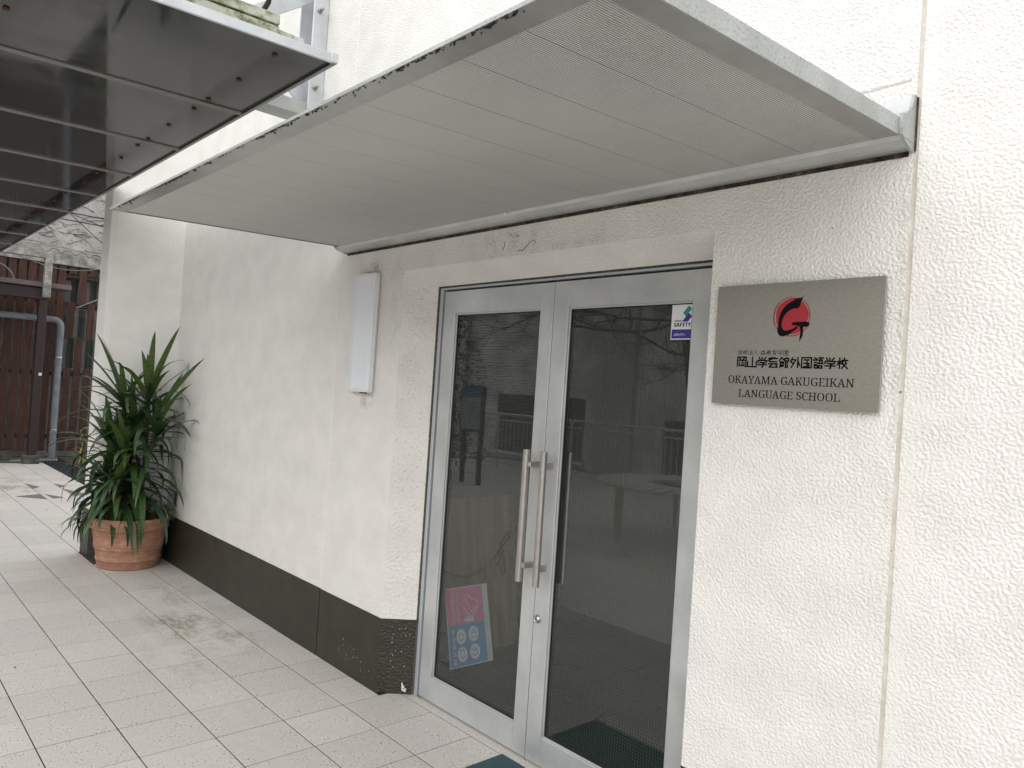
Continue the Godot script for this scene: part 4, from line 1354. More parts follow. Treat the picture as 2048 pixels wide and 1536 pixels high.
# ------------------------------------------------------------------ the other side of the court, seen in the glass
func across_the_court():
	var zb := 9.6
	var o := thing("opposite_building", "pale building across the court mirrored in the door glass", "building", Vector3(-10, 0, zb))
	part(o, "wall", boxmesh(Vector3(-26, -0.02, zb), Vector3(6, 4.25, zb + 0.4)), M.far_wall)
	for x in [-20.0, -14.0, -8.6, -3.0, 2.5]:
		part(o, "pier", boxmesh(Vector3(x - 0.45, -0.02, zb - 0.14), Vector3(x + 0.45, 4.25, zb - 0.001), 0.01), M.far_pier)
	for q in [[-12.3, -9.5, 0.15, 1.5], [-18.5, -15.5, 0.15, 1.5], [-7.4, -4.6, 0.15, 1.2]]:
		var w := part(o, "window", boxmesh(Vector3(q[0], q[2], zb - 0.03), Vector3(q[1], q[3], zb - 0.002)), M.far_glass)
		part(w, "sill", boxmesh(Vector3(q[0] - 0.05, q[2] - 0.07, zb - 0.1), Vector3(q[1] + 0.05, q[2], zb - 0.003), 0.005), M.white_print)
	for q in [[-14.5, -12.6], [-11.6, -9.2], [-7.8, -5.4], [-4.6, -2.4]]:
		var w := part(o, "window", boxmesh(Vector3(q[0], 3.55, zb - 0.03), Vector3(q[1], 4.1, zb - 0.002)), M.far_glass)
		part(w, "sill", boxmesh(Vector3(q[0] - 0.08, 3.40, zb - 0.14), Vector3(q[1] + 0.08, 3.52, zb - 0.003), 0.005), M.white_print)
	# railing
	var r := thing("court_railing", "metal railing across the court mirrored in the door glass", "railing", Vector3(-9, 0, 7.6))
	for y in [1.1, 0.98, 0.12]:
		part(r, "rail", tubemesh([Vector3(-16, y, 7.6), Vector3(0, y, 7.6)], 0.025 if y > 1.0 else 0.016, 8), M.rail)
	var x := -16.0
	while x <= 0.0:
		part(r, "post", tubemesh([Vector3(x, 0, 7.6), Vector3(x, 1.1, 7.6)], 0.024, 8), M.rail)
		x += 2.0
	var bl := MB.new()
	x = -15.88
	while x < 0.0:
		bl.box(Vector3(x - 0.006, 0.12, 7.594), Vector3(x + 0.006, 0.98, 7.606))
		x += 0.12
	part(r, "balusters", bl.done(), M.rail)
	# ring bench round a bare tree
	var c := Vector3(-3.55, 0, 4.75)
	var b := thing("ring_bench", "round slatted timber bench around the bare tree, mirrored in the right pane", "bench", c)
	for k in 30:
		var a := TAU * k / 30.0
		var t := Transform3D(Basis(Vector3.UP, -a), c)
		part(b, "slat", boxmesh(Vector3(0.42, 0.60, -0.05), Vector3(1.0, 0.635, 0.05), 0.004, t), M.deck)
	for k in 6:
		var a := TAU * k / 6.0 + 0.2
		var t := Transform3D(Basis(Vector3.UP, -a), c)
		part(b, "leg", boxmesh(Vector3(0.82, 0.0, -0.022), Vector3(0.866, 0.60, 0.022), 0.004, t), M.deck)
	var tr := thing("bare_tree", "leafless tree with spreading branches mirrored in the door glass", "tree", c)
	var rr := RandomNumberGenerator.new()
	rr.seed = 91
	part(tr, "trunk", tubemesh([c + Vector3(0.1, 0, 0), c + Vector3(0.13, 0.8, 0.02), c + Vector3(0.05, 1.6, 0), c + Vector3(-0.1, 2.2, 0.05), c + Vector3(-0.25, 2.8, 0.1), c + Vector3(-0.3, 3.6, 0.1)], 0.11, 12, 0.05), M.bark)
	var br := MB.new(true)
	for k in 26:
		var h := rr.randf_range(2.0, 3.5)
		var p := c + Vector3(lerpf(-0.05, -0.3, clampf((h - 2.0) / 1.6, 0, 1)), h, 0.08)
		var ang := rr.randf_range(PI * 0.7, PI * 1.3) if k < 11 else rr.randf_range(0, TAU)
		grow(br, p, Vector3(cos(ang), rr.randf_range(-0.05, 0.45), sin(ang)).normalized(), rr.randf_range(1.4, 2.8), 0.022, 3, rr)
	part(tr, "branches", br.done(), M.bark)
	# dark evergreen and the notice board in front of it
	var ec := Vector3(-9.4, 0, 5.7)
	var e := thing("evergreen_bush", "tall dark evergreen mirrored at the left of the door glass", "shrub", ec)
	part(e, "trunk", tubemesh([ec, ec + Vector3(0.05, 1.5, 0), ec + Vector3(0, 3.4, 0)], 0.08, 8, 0.03), M.bark)
	var lv := MB.new()
	for k in 2600:
		var h := rr.randf_range(0.3, 4.2)
		var rad := sqrt(rr.randf()) * (0.75 - 0.08 * h + 0.2 * sin(h * 4.0))
		var a := rr.randf() * TAU
		var p := ec + Vector3(cos(a) * rad, h, sin(a) * rad)
		var u := Vector3(rr.randf_range(-1, 1), rr.randf_range(-1, 0.4), rr.randf_range(-1, 1)).normalized()
		var v := u.cross(Vector3(rr.randf_range(-1, 1), 1, rr.randf_range(-1, 1))).normalized()
		lv.quad(p, p + u * 0.05 + v * 0.025, p + u * 0.11, p + u * 0.05 - v * 0.025, v)
	part(e, "crown", lv.done(), M.leaves[0])
	var nb := thing("notice_board", "blue headed notice board on a black stand, mirrored in the left pane", "notice board", Vector3(-8.2, 0, 5.4))
	part(nb, "post", boxmesh(Vector3(-8.45, 0, 5.42), Vector3(-8.38, 1.6, 5.48), 0.003), M.black)
	part(nb, "post", boxmesh(Vector3(-8.02, 0, 5.42), Vector3(-7.95, 1.6, 5.48), 0.003), M.black)
	part(nb, "frame", boxmesh(Vector3(-8.48, 0.85, 5.39), Vector3(-7.92, 1.62, 5.42), 0.003), M.black)
	part(nb, "sheet", boxmesh(Vector3(-8.44, 0.9, 5.38), Vector3(-7.96, 1.42, 5.3895)), M.sleeve)
	part(nb, "heading", boxmesh(Vector3(-8.44, 1.42, 5.38), Vector3(-7.96, 1.58, 5.3895)), M.board_blue)

func grow(b: MB, p: Vector3, d: Vector3, length: float, r: float, depth: int, rr: RandomNumberGenerator):
	var pts := [p]
	var q := p
	var n := 6
	for k in n:
		d = (d + Vector3(rr.randf_range(-0.25, 0.25), rr.randf_range(-0.16, 0.22), rr.randf_range(-0.25, 0.25))).normalized()
		q += d * length / n
		pts.append(q)
	b.tube(pts, r, 5, r * 0.4, false)
	if depth <= 0:
		return
	for k in 4:
		var s: Vector3 = pts[rr.randi_range(2, n)]
		var e := (d + Vector3(rr.randf_range(-0.9, 0.9), rr.randf_range(-0.5, 0.7), rr.randf_range(-0.9, 0.9))).normalized()
		grow(b, s, e, length * rr.randf_range(0.35, 0.6), r * 0.5, depth - 1, rr)

# ------------------------------------------------------------------ fittings on the wall
func wall_light():
	var o := thing("wall_light", "tall narrow white wall light fitting left of the door", "wall light", Vector3(-2.10, 1.48, 0))
	var y0 := 1.482
	var y1 := 2.105
	part(o, "back_plate", boxmesh(Vector3(-2.240, y0 + 0.004, 0.001), Vector3(-2.030, y1 - 0.004, 0.014), 0.003), M.lamp_base)
	part(o, "rim", boxmesh(Vector3(-2.245, y0, 0.014), Vector3(-2.022, y1, 0.021), 0.003), M.lamp_shade)
	var p := PackedVector2Array([Vector2(-2.243, 0.021), Vector2(-2.243, 0.031), Vector2(-2.187, 0.043), Vector2(-2.031, 0.043), Vector2(-2.024, 0.037), Vector2(-2.024, 0.021)])
	var b := MB.new()
	b.prism(p, Vector3.RIGHT, Vector3.BACK, Vector3(0, y0 + 0.002, 0), Vector3(0, y1 - y0 - 0.004, 0))
	part(o, "diffuser", b.done(), M.lamp_shade)
	for e in [[y0 + 0.001, y0 + 0.014], [y1 - 0.014, y1 - 0.001]]:
		var cb := MB.new()
		var cp := PackedVector2Array()
		for v in p:
			cp.append(v + Vector2(signf(v.x + 2.13) * 0.001, 0.001 if v.y > 0.03 else 0.0))
		cb.prism(cp, Vector3.RIGHT, Vector3.BACK, Vector3(0, e[0], 0), Vector3(0, e[1] - e[0], 0))
		part(o, "diffuser_end", cb.done(), M.lamp_base)
	part(o, "edge_line", boxmesh(Vector3(-2.189, y0 + 0.004, 0.0415), Vector3(-2.186, y1 - 0.004, 0.0438), 0.0008), M.white_print)
	part(o, "clip", boxmesh(Vector3(-2.12, y0 - 0.006, 0.018), Vector3(-2.06, y0, 0.03)), M.black)
	part(o, "clip", boxmesh(Vector3(-2.12, y1, 0.018), Vector3(-2.06, y1 + 0.006, 0.03)), M.black)

func name_sign():
	var o := thing("school_name_sign", "brushed steel sign plate with red and black emblem right of the door", "sign", Vector3(0.257, 1.54, 0.0))
	part(o, "plate", boxmesh(Vector3(0.0, 1.54, 0.013), Vector3(0.5143, 1.9096, 0.020), 0.0006), M.plate)
	for q in [[0.05, 1.59], [0.46, 1.59], [0.05, 1.86], [0.46, 1.86]]:
		part(o, "spacer", tubemesh([Vector3(q[0], q[1], 0.0), Vector3(q[0], q[1], 0.013)], 0.009, 10), M.handle)
	var z := 0.0202
	var flat := func(poly: Array, h: float) -> ArrayMesh:
		var pv := PackedVector2Array()
		for v in poly:
			pv.append(Vector2(v[0], v[1]))
		var b := MB.new()
		b.plate(pv, Transform3D(Basis(), Vector3(0, 0, z)), h)
		return b.done()
	# red disc with loose brushed rings
	var disc := []
	var r := RandomNumberGenerator.new()
	r.seed = 3
	for k in 48:
		var a := TAU * k / 48.0
		var rad := 0.0505 + 0.0012 * sin(a * 5.0 + 1.0)
		disc.append([0.2525 + cos(a) * rad, 1.8085 + sin(a) * rad * 1.06])
	part(o, "red_disc", flat.call(disc, 0.0003), M.red)
	var rg := MB.new()
	for q in [[0.2495, 1.809, 0.0535, 1.6, 4.1, 0.0016], [0.2540, 1.8075, 0.0545, 3.7, 6.0, 0.0012], [0.2515, 1.8105, 0.0560, 2.3, 3.9, 0.0008], [0.2540, 1.809, 0.0530, -0.5, 1.3, 0.0014], [0.2545, 1.807, 0.0555, 4.4, 6.5, 0.0007]]:
		for k in 30:
			var a0: float = lerpf(q[3], q[4], k / 30.0)
			var a1: float = lerpf(q[3], q[4], (k + 1) / 30.0)
			var w: float = q[5] * (0.35 + 0.65 * sin(PI * (k + 0.5) / 30.0))
			var p := []
			for e in [[a0, q[2] - w], [a1, q[2] - w], [a1, q[2] + w], [a0, q[2] + w]]:
				p.append(Vector3(q[0] + cos(e[0]) * e[1], q[1] + sin(e[0]) * e[1] * 1.05, z + 0.0003))
			rg.quad(p[0], p[1], p[2], p[3], Vector3.BACK)
	part(o, "red_brush_rings", rg.done(), M.red)
	var g := [[0.286, 1.868], [0.2805, 1.8625], [0.275, 1.8602], [0.268, 1.861], [0.260, 1.8585], [0.2575, 1.8545], [0.248, 1.851], [0.237, 1.8438], [0.2265, 1.834], [0.219, 1.822], [0.2145, 1.811], [0.2122, 1.799], [0.2128, 1.785], [0.210, 1.772], [0.2098, 1.765], [0.213, 1.757], [0.219, 1.7505], [0.226, 1.7495], [0.233, 1.7488], [0.2395, 1.7525], [0.246, 1.753], [0.256, 1.7605], [0.266, 1.767], [0.2725, 1.7725], [0.2745, 1.7795], [0.268, 1.7775], [0.262, 1.7725], [0.255, 1.7702], [0.244, 1.7668], [0.235, 1.7655], [0.2285, 1.769], [0.2235, 1.777], [0.2222, 1.787], [0.2245, 1.799], [0.228, 1.8075], [0.2335, 1.8155], [0.2415, 1.8235], [0.251, 1.829], [0.2595, 1.8312], [0.268, 1.8305], [0.2735, 1.8335], [0.2765, 1.838], [0.279, 1.849], [0.2815, 1.857]]
	part(o, "black_letter_stroke", flat.call(g, 0.0006), M.ink)
	var t := [[0.253, 1.786], [0.2565, 1.7895], [0.268, 1.7912], [0.283, 1.7908], [0.298, 1.7913], [0.305, 1.789], [0.3085, 1.7845], [0.3065, 1.7785], [0.302, 1.7765], [0.2905, 1.7758], [0.2895, 1.771], [0.2898, 1.757], [0.2885, 1.7475], [0.2835, 1.740], [0.281, 1.7325], [0.2802, 1.742], [0.282, 1.757], [0.2812, 1.768], [0.279, 1.7775], [0.270, 1.780], [0.257, 1.7818]]
	part(o, "black_letter_stroke", flat.call(t, 0.0006), M.ink)
	var small := func(x0: float, y0: float) -> Callable:
		return func(p: Vector2) -> Vector3: return Vector3(x0 + p.x, y0 - p.y, z)
	var b1 := MB.new()
	write_glyphs(b1, "学校法人", 0.0150, 0.01755, 0.0011, small.call(0.0838, 1.7085), Vector3.BACK, 0.0003)
	write_glyphs(b1, "森教育学園", 0.0150, 0.01835, 0.0011, small.call(0.1610, 1.7085), Vector3.BACK, 0.0003)
	part(o, "small_lettering", b1.done(), M.ink)
	var b2 := MB.new()
	write_glyphs(b2, "岡山学芸館外国語学校", 0.0290, 0.03455, 0.0043, small.call(0.0845, 1.6865), Vector3.BACK, 0.0003)
	part(o, "bold_lettering", b2.done(), M.ink)
	put_text(o, "latin_lettering", "OKAYAMA GAKUGEIKAN", "Droid Serif", Vector2(0.0568, 1.6055), Vector2(0.4455, 1.6295), z, M.ink)
	put_text(o, "latin_lettering", "LANGUAGE SCHOOL", "Droid Serif", Vector2(0.0945, 1.5635), Vector2(0.408, 1.5875), z, M.ink)

# ------------------------------------------------------------------ plant
# a strap leaf: it leaves base at the given azimuth and elevation and bends over
func leaf_mesh(at: Vector3, az: float, el: float, length: float, width: float, droop: float, r: RandomNumberGenerator, keep := true) -> ArrayMesh:
	var b := MB.new(true)
	var n := 11
	var p := at
	var dir := Vector3(cos(az) * cos(el), sin(el), sin(az) * cos(el))
	var twist := r.randf_range(-0.5, 0.5)
	var kink := r.randf_range(0.35, 0.7) if r.randf() < 0.22 else 2.0
	var rows := []
	for k in n + 1:
		var t := float(k) / n
		var side := dir.cross(Vector3.UP)
		if side.length() < 0.05:
			side = Vector3(-sin(az), 0, cos(az))
		side = side.normalized().rotated(dir, twist * t)
		var nor := side.cross(dir).normalized()
		var w := width * 0.5 * minf(1.0, 0.45 + 2.2 * t) * pow(maxf(0.0, 1.0 - pow(t, 2.2)), 0.8)
		w = maxf(w, 0.0006)
		var row := []
		for s in [-1.0, 0.0, 1.0]:
			var q: Vector3 = p + side * s * w + nor * (0.22 * w * absf(s))
			if keep:
				q.z = maxf(q.z, 0.012 + 0.002 * s)
				# stay clear of the splayed wall stub
				var off := (q - Vector3(-5.045, 0, 0)).dot(Vector3(0.8693, 0, 0.4943))
				if off < 0.012 and q.z < 0.47:
					q += Vector3(0.8693, 0, 0.4943) * (0.012 - off)
			row.append(q)
		rows.append(row)
		var bend := droop * (0.25 + 1.5 * t) / n
		if t > kink:
			bend += 0.9 * droop / n + 0.12
		var axis := dir.cross(Vector3.DOWN)
		if axis.length() > 0.04:
			dir = dir.rotated(axis.normalized(), minf(bend, dir.angle_to(Vector3.DOWN) * 0.8))
		p += dir * length / n
	for k in n:
		for s in 2:
			b.quad(rows[k][s], rows[k][s + 1], rows[k + 1][s + 1], rows[k + 1][s])
	return b.done()

func potted_plant():
	var c := Vector3(-4.945, 0, 0.29)
	var o := thing("potted_plant", "tall bushy strap-leaved plant in a ringed terracotta pot in the wall corner", "potted plant", c)
	var pot := MB.new(true)
	var prof := [Vector2(0.0001, 0.006), Vector2(0.205, 0.0), Vector2(0.214, 0.006), Vector2(0.216, 0.012), Vector2(0.222, 0.060), Vector2(0.229, 0.064), Vector2(0.231, 0.072), Vector2(0.228, 0.080), Vector2(0.226, 0.084), Vector2(0.238, 0.150), Vector2(0.2445, 0.154), Vector2(0.246, 0.160), Vector2(0.243, 0.166), Vector2(0.2425, 0.170), Vector2(0.2485, 0.174), Vector2(0.250, 0.180), Vector2(0.247, 0.187), Vector2(0.245, 0.190), Vector2(0.263, 0.292), Vector2(0.266, 0.298), Vector2(0.276, 0.301), Vector2(0.280, 0.308), Vector2(0.280, 0.322), Vector2(0.276, 0.329), Vector2(0.277, 0.345), Vector2(0.281, 0.352), Vector2(0.283, 0.372), Vector2(0.281, 0.384), Vector2(0.272, 0.389), Vector2(0.262, 0.386), Vector2(0.255, 0.35)]
	pot.lathe(c, prof, 56)
	part(o, "pot", pot.done(), M.terracotta)
	var soil := MB.new()
	soil.lathe(c, [Vector2(0.257, 0.352), Vector2(0.15, 0.362), Vector2(0.0001, 0.366)], 24)
	part(o, "soil", soil.done(), M.soil)
	var r := RandomNumberGenerator.new()
	r.seed = 2024
	# canes: foot (x, z) offset, head (x, y, z) offset
	var canes := [[0.02, 0.05, -0.06, 1.30, 0.10], [0.08, -0.03, 0.12, 1.33, -0.03], [-0.05, 0.00, -0.02, 1.08, 0.02], [0.05, 0.10, 0.10, 0.94, 0.12], [-0.08, 0.08, -0.16, 0.98, 0.15], [0.10, 0.0, 0.20, 1.10, -0.08], [0.0, 0.12, 0.02, 0.80, 0.18], [0.06, 0.12, 0.13, 0.66, 0.16], [-0.10, 0.10, -0.15, 0.70, 0.17]]
	var leaf_n := 0
	for q in canes:
		var foot := c + Vector3(q[0], 0.34, q[1])
		var head := c + Vector3(q[2], q[3], q[4])
		var mid := foot.lerp(head, 0.5) + Vector3(r.randf_range(-0.03, 0.03), 0, r.randf_range(-0.02, 0.02))
		var cane := part(o, "cane", tubemesh([foot, mid, head], 0.019, 9, 0.014), M.cane)
		var n := 30 if q[3] > 0.9 else 22
		for k in n:
			var h := float(k) / n
			var at := head + Vector3(0, -0.24 * (1.0 - h), 0)
			if h < 0.6:
				at = head.lerp(foot, 0.72 * (1.0 - h / 0.6))
			var az := k * 2.399 + r.randf_range(-0.3, 0.3)
			var el := lerpf(-0.2, 1.2, pow(h, 1.2)) + r.randf_range(-0.15, 0.2)
			var length := r.randf_range(0.40, 0.62) * lerpf(1.0, 0.82, h) * (0.72 if q[3] < 0.85 else 1.0)
			var droop := lerpf(1.75, 0.35, pow(h, 1.2)) * r.randf_range(0.7, 1.25) * (1.12 if q[3] < 0.9 else 1.0)
			var m: Material = M.leaves[[0, 0, 1, 1, 2, 4][r.randi() % 6] if h < 0.75 else [1, 2, 3][r.randi() % 3]]
			part(cane, "leaf", leaf_mesh(at, az, el, length, r.randf_range(0.046, 0.064), droop, r), m)
			leaf_n += 1
			if h < 0.15 and r.randf() < 0.35:
				part(cane, "withered_leaf", leaf_mesh(at + Vector3(0, -0.05, 0), az + 1.0, -0.5, length * 0.8, 0.022, 1.6, r), M.leaf_dead)
	# upright spears at the top
	for q in [[-0.09, 1.30, 0.10, 2.5, 1.15, 0.56], [-0.05, 1.30, 0.10, 2.2, 1.25, 0.50], [0.13, 1.32, -0.02, 0.2, 1.32, 0.55], [0.16, 1.33, -0.02, -0.3, 1.12, 0.62], [0.20, 1.18, -0.06, -0.4, 0.85, 0.66]]:
		part(o, "leaf", leaf_mesh(c + Vector3(q[0], q[1], q[2]), q[3], q[4], q[5], 0.058, 0.22, r), M.leaves[2 if q[0] < 0.1 else 3])
	# grassy growth round the rim
	for k in 58:
		var az := r.randf() * TAU
		var at := c + Vector3(cos(az), 0, sin(az)) * r.randf_range(0.08, 0.22) + Vector3(0, 0.36, 0)
		part(o, "rim_leaf", leaf_mesh(at, az + r.randf_range(-0.5, 0.5), r.randf_range(0.5, 1.2), r.randf_range(0.22, 0.42), r.randf_range(0.010, 0.022), r.randf_range(1.6, 3.0), r), M.leaves[[0, 1, 1, 2, 3][r.randi() % 5]])
	# trailing sprig at the left of the rim
	var sp := MB.new(true)
	var s0 := c + Vector3(-0.05, 0.37, 0.27)
	sp.tube([c + Vector3(0, 0.36, 0.12), s0 + Vector3(0, 0.06, 0), s0 + Vector3(-0.03, 0.03, 0.05), s0 + Vector3(-0.04, -0.05, 0.07)], 0.004, 5, 0.002)
	part(o, "trailing_stem", sp.done(), M.cane)
	for k in 12:
		part(o, "rim_leaf", leaf_mesh(s0 + Vector3(-0.03, r.randf_range(-0.04, 0.05), 0.05), r.randf_range(0.6, 3.4), r.randf_range(-0.9, 0.3), r.randf_range(0.12, 0.22), 0.018, r.randf_range(0.8, 1.6), r), M.leaves[[0, 1, 2][r.randi() % 3]])
	part(o, "dead_leaf", leaf_mesh(c + Vector3(0.05, 0.40, 0.20), 0.8, 0.5, 0.14, 0.02, 1.0, r), M.leaf_dead)

# ------------------------------------------------------------------ small things
func ribbed_mat(called: String, label: String, lo: Vector3, hi: Vector3, turn: float, m: Material):
	var c := (lo + hi) * 0.5
	c.y = lo.y
	var o := thing(called, label, "door mat", c)
	var t := Transform3D(Basis(Vector3.UP, turn), c)
	var b := MB.new()
	var h := (hi - lo) * 0.5
	b.box(Vector3(-h.x, 0.0005, -h.z), Vector3(h.x, 0.006, h.z), 0.002, t)
	part(o, "backing", b.done(), m)
	var g := MB.new()
	var x := -h.x + 0.006
	while x < h.x - 0.004:
		g.box(Vector3(x - 0.0025, 0.006, -h.z + 0.008), Vector3(x + 0.0025, 0.010, h.z - 0.008), 0.001, t)
		x += 0.009
	part(o, "ribs", g.done(), m)

func small_things():
	ribbed_mat("outer_mat", "blue grey ribbed mat on the paving just outside the door", Vector3(-0.98, 0.0, -0.10), Vector3(-0.22, 0.01, 0.36), 0.0, M.mat_blue)
	ribbed_mat("inner_mat", "dark green ribbed mat on the floor inside the right door leaf", Vector3(-0.94, 0.0, -0.76), Vector3(-0.12, 0.01, -0.24), 0.0, M.mat_green)

	# plywood leaning on the vestibule's left wall, with a cord tied round it
	var b := thing("plywood_board", "bare plywood board leaning inside behind the left door leaf", "board", Vector3(-2.0, 0, -0.75))
	var t := Transform3D(Basis(Vector3(0, 0, 1), atan(0.155)), Vector3(-1.99, 0.0, -0.77))
	part(b, "sheet", boxmesh(Vector3(-0.012, 0.002, -0.36), Vector3(0.0, 0.90, 0.34), 0.001, t), M.plywood)
	var cord := thing("tied_rope", "black twisted rope with a loose bow hanging across the plywood board", "rope", Vector3(-1.95, 0.5, -0.75))
	var pts := []
	for k in 22:
		var s := k / 21.0
		pts.append(t * Vector3(0.012, 0.60 - 0.36 * s * (1.0 - s) * 1.6 - 0.02 * s, 0.33 - 0.55 * s))
	part(cord, "strand", tubemesh(pts, 0.006, 6), M.black)
	for q in [[0.05, -0.10, 0.04], [0.03, -0.16, -0.02], [0.10, 0.10, -0.09]]:
		var lp := []
		for k in 13:
			var a := TAU * k / 12.0
			lp.append(t * Vector3(0.016, 0.585 + q[1] * 0.5 * (1.0 - cos(a)), -0.22 + q[2] * 0.5 * (1.0 - cos(a)) + 0.02 * sin(a)))
		part(cord, "loop", tubemesh(lp, 0.005, 6), M.black)

	poster()
	sticker()

	# grit blown across the paving
	var gr := RandomNumberGenerator.new()
	gr.seed = 81
	var gm := MB.new()
	for n in 260:
		var gx := gr.randf_range(-6.5, -0.3)
		var gz := 0.02 + 1.6 * gr.randf() * gr.randf()
		if gx < -4.6 and gz < 0.7:
			continue
		var gs := gr.randf_range(0.0008, 0.0026)
		gm.box(Vector3(gx - gs, 0.0, gz - gs * 0.7), Vector3(gx + gs, gs * 0.8, gz + gs * 0.7), gs * 0.3)
	var grit := thing("grit", "scattered dark grit and crumbs on the pale paving tiles", "grit", Vector3(-3, 0, 0.5))
	grit.set_meta("kind", "stuff")
	part(grit, "crumbs", gm.done(), M.vine)

	# litter on the paving
	var dead := mat(lin(0.42, 0.33, 0.14), 0.8, 0.0, "dry leaf")
	var k := 0
	for q in [[-7.62, 0.33, 0.05, 0.4], [-5.35, 1.08, 0.035, 2.0], [-0.875, 0.14, 0.03, 1.0], [-3.05, 1.32, 0.02, 0.5]]:
		var r := RandomNumberGenerator.new()
		r.seed = 60 + k
		var m := leaf_mesh(Vector3(q[0], 0.004, q[1]), q[3], 0.25, q[2], q[2] * 0.45, 0.9, r, false)
		var o := thing("fallen_leaf", ["pale dry leaf lying far back on the paving near the wall corner", "dark curled leaf on the paving left of the pot", "tiny curled leaf on the paving before the left door leaf", "tiny dark leaf scrap on the open paving"][k], "leaf", Vector3(q[0], 0, q[1]))
		part(o, "blade", m, dead if k == 0 else M.vine)
		k += 1

func poster():
	# a sheet taped inside the left pane, turned on its side; (s, t) runs right and down across it
	var z := -0.1975
	var tl := Vector3(-1.576, 0.545, z)
	var trr := Vector3(-1.269, 0.648, z)
	var bl := Vector3(-1.490, 0.178, z)
	var brr := Vector3(-1.187, 0.318, z)
	var at := func(p: Vector2) -> Vector3:
		return tl.lerp(trr, p.x).lerp(bl.lerp(brr, p.x), p.y)
	var o := thing("hygiene_poster", "pink and blue hand cleaning poster taped inside the left pane", "poster", Vector3(-1.38, 0.2, z))
	var F := Vector3.BACK
	var rect := func(mb: MB, a: float, b: float, c: float, d: float, lift: float):
		mb.quad(at.call(Vector2(a, b)) + F * lift, at.call(Vector2(c, b)) + F * lift, at.call(Vector2(c, d)) + F * lift, at.call(Vector2(a, d)) + F * lift, F)
	var s := MB.new()
	rect.call(s, 0.0, 0.0, 1.0, 1.0, 0.0)
	rect.call(s, 0.0, 0.0, 1.0, 1.0, -0.001)
	part(o, "sleeve", s.done(), M.sleeve)
	var p := MB.new()
	rect.call(p, 0.025, 0.012, 0.885, 0.475, 0.0006)
	part(o, "pink_half", p.done(), M.pink)
	var b := MB.new()
	rect.call(b, 0.025, 0.475, 0.885, 0.988, 0.0006)
	part(o, "blue_half", b.done(), M.blue)
	var w := MB.new()
	# four white roundels
	for q in [[0.33, 0.625], [0.62, 0.615], [0.33, 0.845], [0.625, 0.835]]:
		for k in 24:
			var a := TAU * k / 24.0
			var e := TAU * (k + 1) / 24.0
			w.tri(at.call(Vector2(q[0], q[1])) + F * 0.0012, at.call(Vector2(q[0] + cos(a) * 0.115, q[1] + sin(a) * 0.095)) + F * 0.0012, at.call(Vector2(q[0] + cos(e) * 0.115, q[1] + sin(e) * 0.095)) + F * 0.0012, F)
	part(o, "white_roundels", w.done(), M.paper)
	var line := func(mb: MB, arr: Array, wd: float, lift: float):
		for k in arr.size() - 1:
			var a := Vector2(arr[k][0], arr[k][1])
			var c := Vector2(arr[k + 1][0], arr[k + 1][1])
			var d := (c - a).normalized() * wd
			var n := Vector2(-d.y, d.x)
			mb.quad(at.call(a + n - d) + F * lift, at.call(c + n + d) + F * lift, at.call(c - n + d) + F * lift, at.call(a - n - d) + F * lift, F)
	# small drawings inside the roundels: mask, tap, window, hands
	var ic := MB.new()
	line.call(ic, [[0.27, 0.60], [0.33, 0.585], [0.39, 0.61], [0.38, 0.66], [0.33, 0.675], [0.28, 0.655], [0.27, 0.60]], 0.006, 0.0016)
	line.call(ic, [[0.56, 0.60], [0.68, 0.60], [0.68, 0.66], [0.56, 0.66], [0.56, 0.60]], 0.006, 0.0016)
	line.call(ic, [[0.59, 0.575], [0.62, 0.565], [0.66, 0.58]], 0.006, 0.0016)
	line.call(ic, [[0.28, 0.80], [0.37, 0.79], [0.39, 0.87], [0.34, 0.90], [0.29, 0.88], [0.28, 0.80]], 0.006, 0.0016)
	line.call(ic, [[0.56, 0.79], [0.61, 0.83], [0.67, 0.80], [0.69, 0.86], [0.63, 0.885], [0.57, 0.87]], 0.008, 0.0016)
	part(o, "roundel_drawings", ic.done(), M.blue)
	# white outline hand and the pump bottle
	var h := MB.new()
	line.call(h, [[0.56, 0.115], [0.62, 0.165], [0.70, 0.185], [0.77, 0.225], [0.775, 0.275], [0.72, 0.33], [0.64, 0.385], [0.58, 0.41], [0.53, 0.385], [0.485, 0.31], [0.435, 0.255]], 0.007, 0.0012)
	line.call(h, [[0.495, 0.165], [0.535, 0.205], [0.56, 0.255], [0.56, 0.30]], 0.007, 0.0012)
	for k in 4:
		line.call(h, [[0.745 - 0.05 * k, 0.295 + 0.03 * k], [0.70 - 0.05 * k, 0.255 + 0.03 * k]], 0.007, 0.0012)
	part(o, "hand_drawing", h.done(), M.paper)
	var bo := MB.new()
	rect.call(bo, 0.50, 0.385, 0.66, 0.455, 0.0012)
	rect.call(bo, 0.455, 0.405, 0.50, 0.44, 0.0012)
	rect.call(bo, 0.43, 0.375, 0.45, 0.45, 0.0012)
	part(o, "pump_bottle_drawing", bo.done(), M.paper)
	var tw := MB.new()
	# the lettering runs up the sheet, as the poster hangs on its side
	var up := func(s0: float, t0: float) -> Callable:
		return func(q: Vector2) -> Vector3: return at.call(Vector2(s0 + q.y, t0 - q.x))
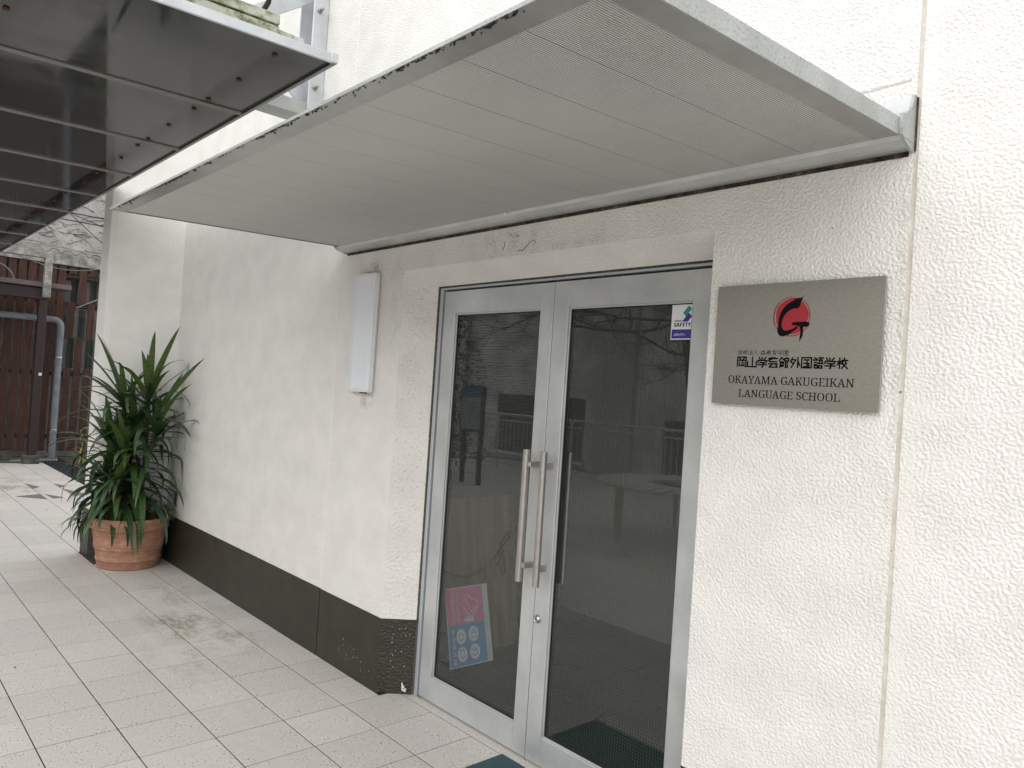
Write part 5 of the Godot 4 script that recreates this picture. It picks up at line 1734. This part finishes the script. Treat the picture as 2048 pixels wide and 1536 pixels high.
	write_glyphs(tw, "消毒のご協力を", 0.052, 0.058, 0.0105, up.call(0.155, 0.45), F, 0.0012)
	write_glyphs(tw, "お願いします", 0.052, 0.060, 0.0105, up.call(0.275, 0.42), F, 0.0012)
	write_glyphs(tw, "対策実施中", 0.066, 0.092, 0.0125, up.call(0.115, 0.955), F, 0.0012)
	part(o, "lettering", tw.done(), M.paper)

func sticker():
	var z := -0.1640
	var o := thing("security_sticker", "white and navy safety company sticker in the right pane's top corner", "sticker", Vector3(-0.26, 1.76, z))
	var flat := func(poly: Array, lift: float) -> ArrayMesh:
		var pv := PackedVector2Array()
		for v in poly:
			pv.append(Vector2(v[0], v[1]))
		var b := MB.new()
		b.plate(pv, Transform3D(Basis(), Vector3(0, 0, z + lift)), 0.0)
		return b.done()
	part(o, "sheet", flat.call([[-0.306, 1.7615], [-0.2125, 1.7615], [-0.2125, 1.8965], [-0.306, 1.8965]], 0.0), M.white_print)
	part(o, "navy_panel", flat.call([[-0.3025, 1.7655], [-0.2135, 1.7655], [-0.2135, 1.7985], [-0.3025, 1.7985]], 0.0003), M.navy)
	part(o, "teal_bar", flat.call([[-0.2345, 1.8845], [-0.2205, 1.872], [-0.2445, 1.8455], [-0.2585, 1.857]], 0.0003), M.teal)
	part(o, "navy_bar", flat.call([[-0.2335, 1.8575], [-0.2190, 1.845], [-0.2355, 1.826], [-0.2605, 1.8255], [-0.2445, 1.8455]], 0.0003), M.navy)
	put_text(o, "lettering", "SAFETY", "Droid Sans", Vector2(-0.2940, 1.8082), Vector2(-0.2220, 1.8225), z + 0.0002, M.ink, 700)
	put_text(o, "lettering", "SANYO", "Droid Sans", Vector2(-0.2930, 1.8265), Vector2(-0.2620, 1.8325), z + 0.0002, M.ink)
	var b := MB.new()
	var pt := func(p: Vector2) -> Vector3: return Vector3(-0.2925 + p.x, 1.7835 - p.y, z + 0.0004)
	write_glyphs(b, "山陽セフティ", 0.0078, 0.0086, 0.0012, pt, Vector3.BACK, 0.0002)
	part(o, "small_lettering", b.done(), M.white_print)
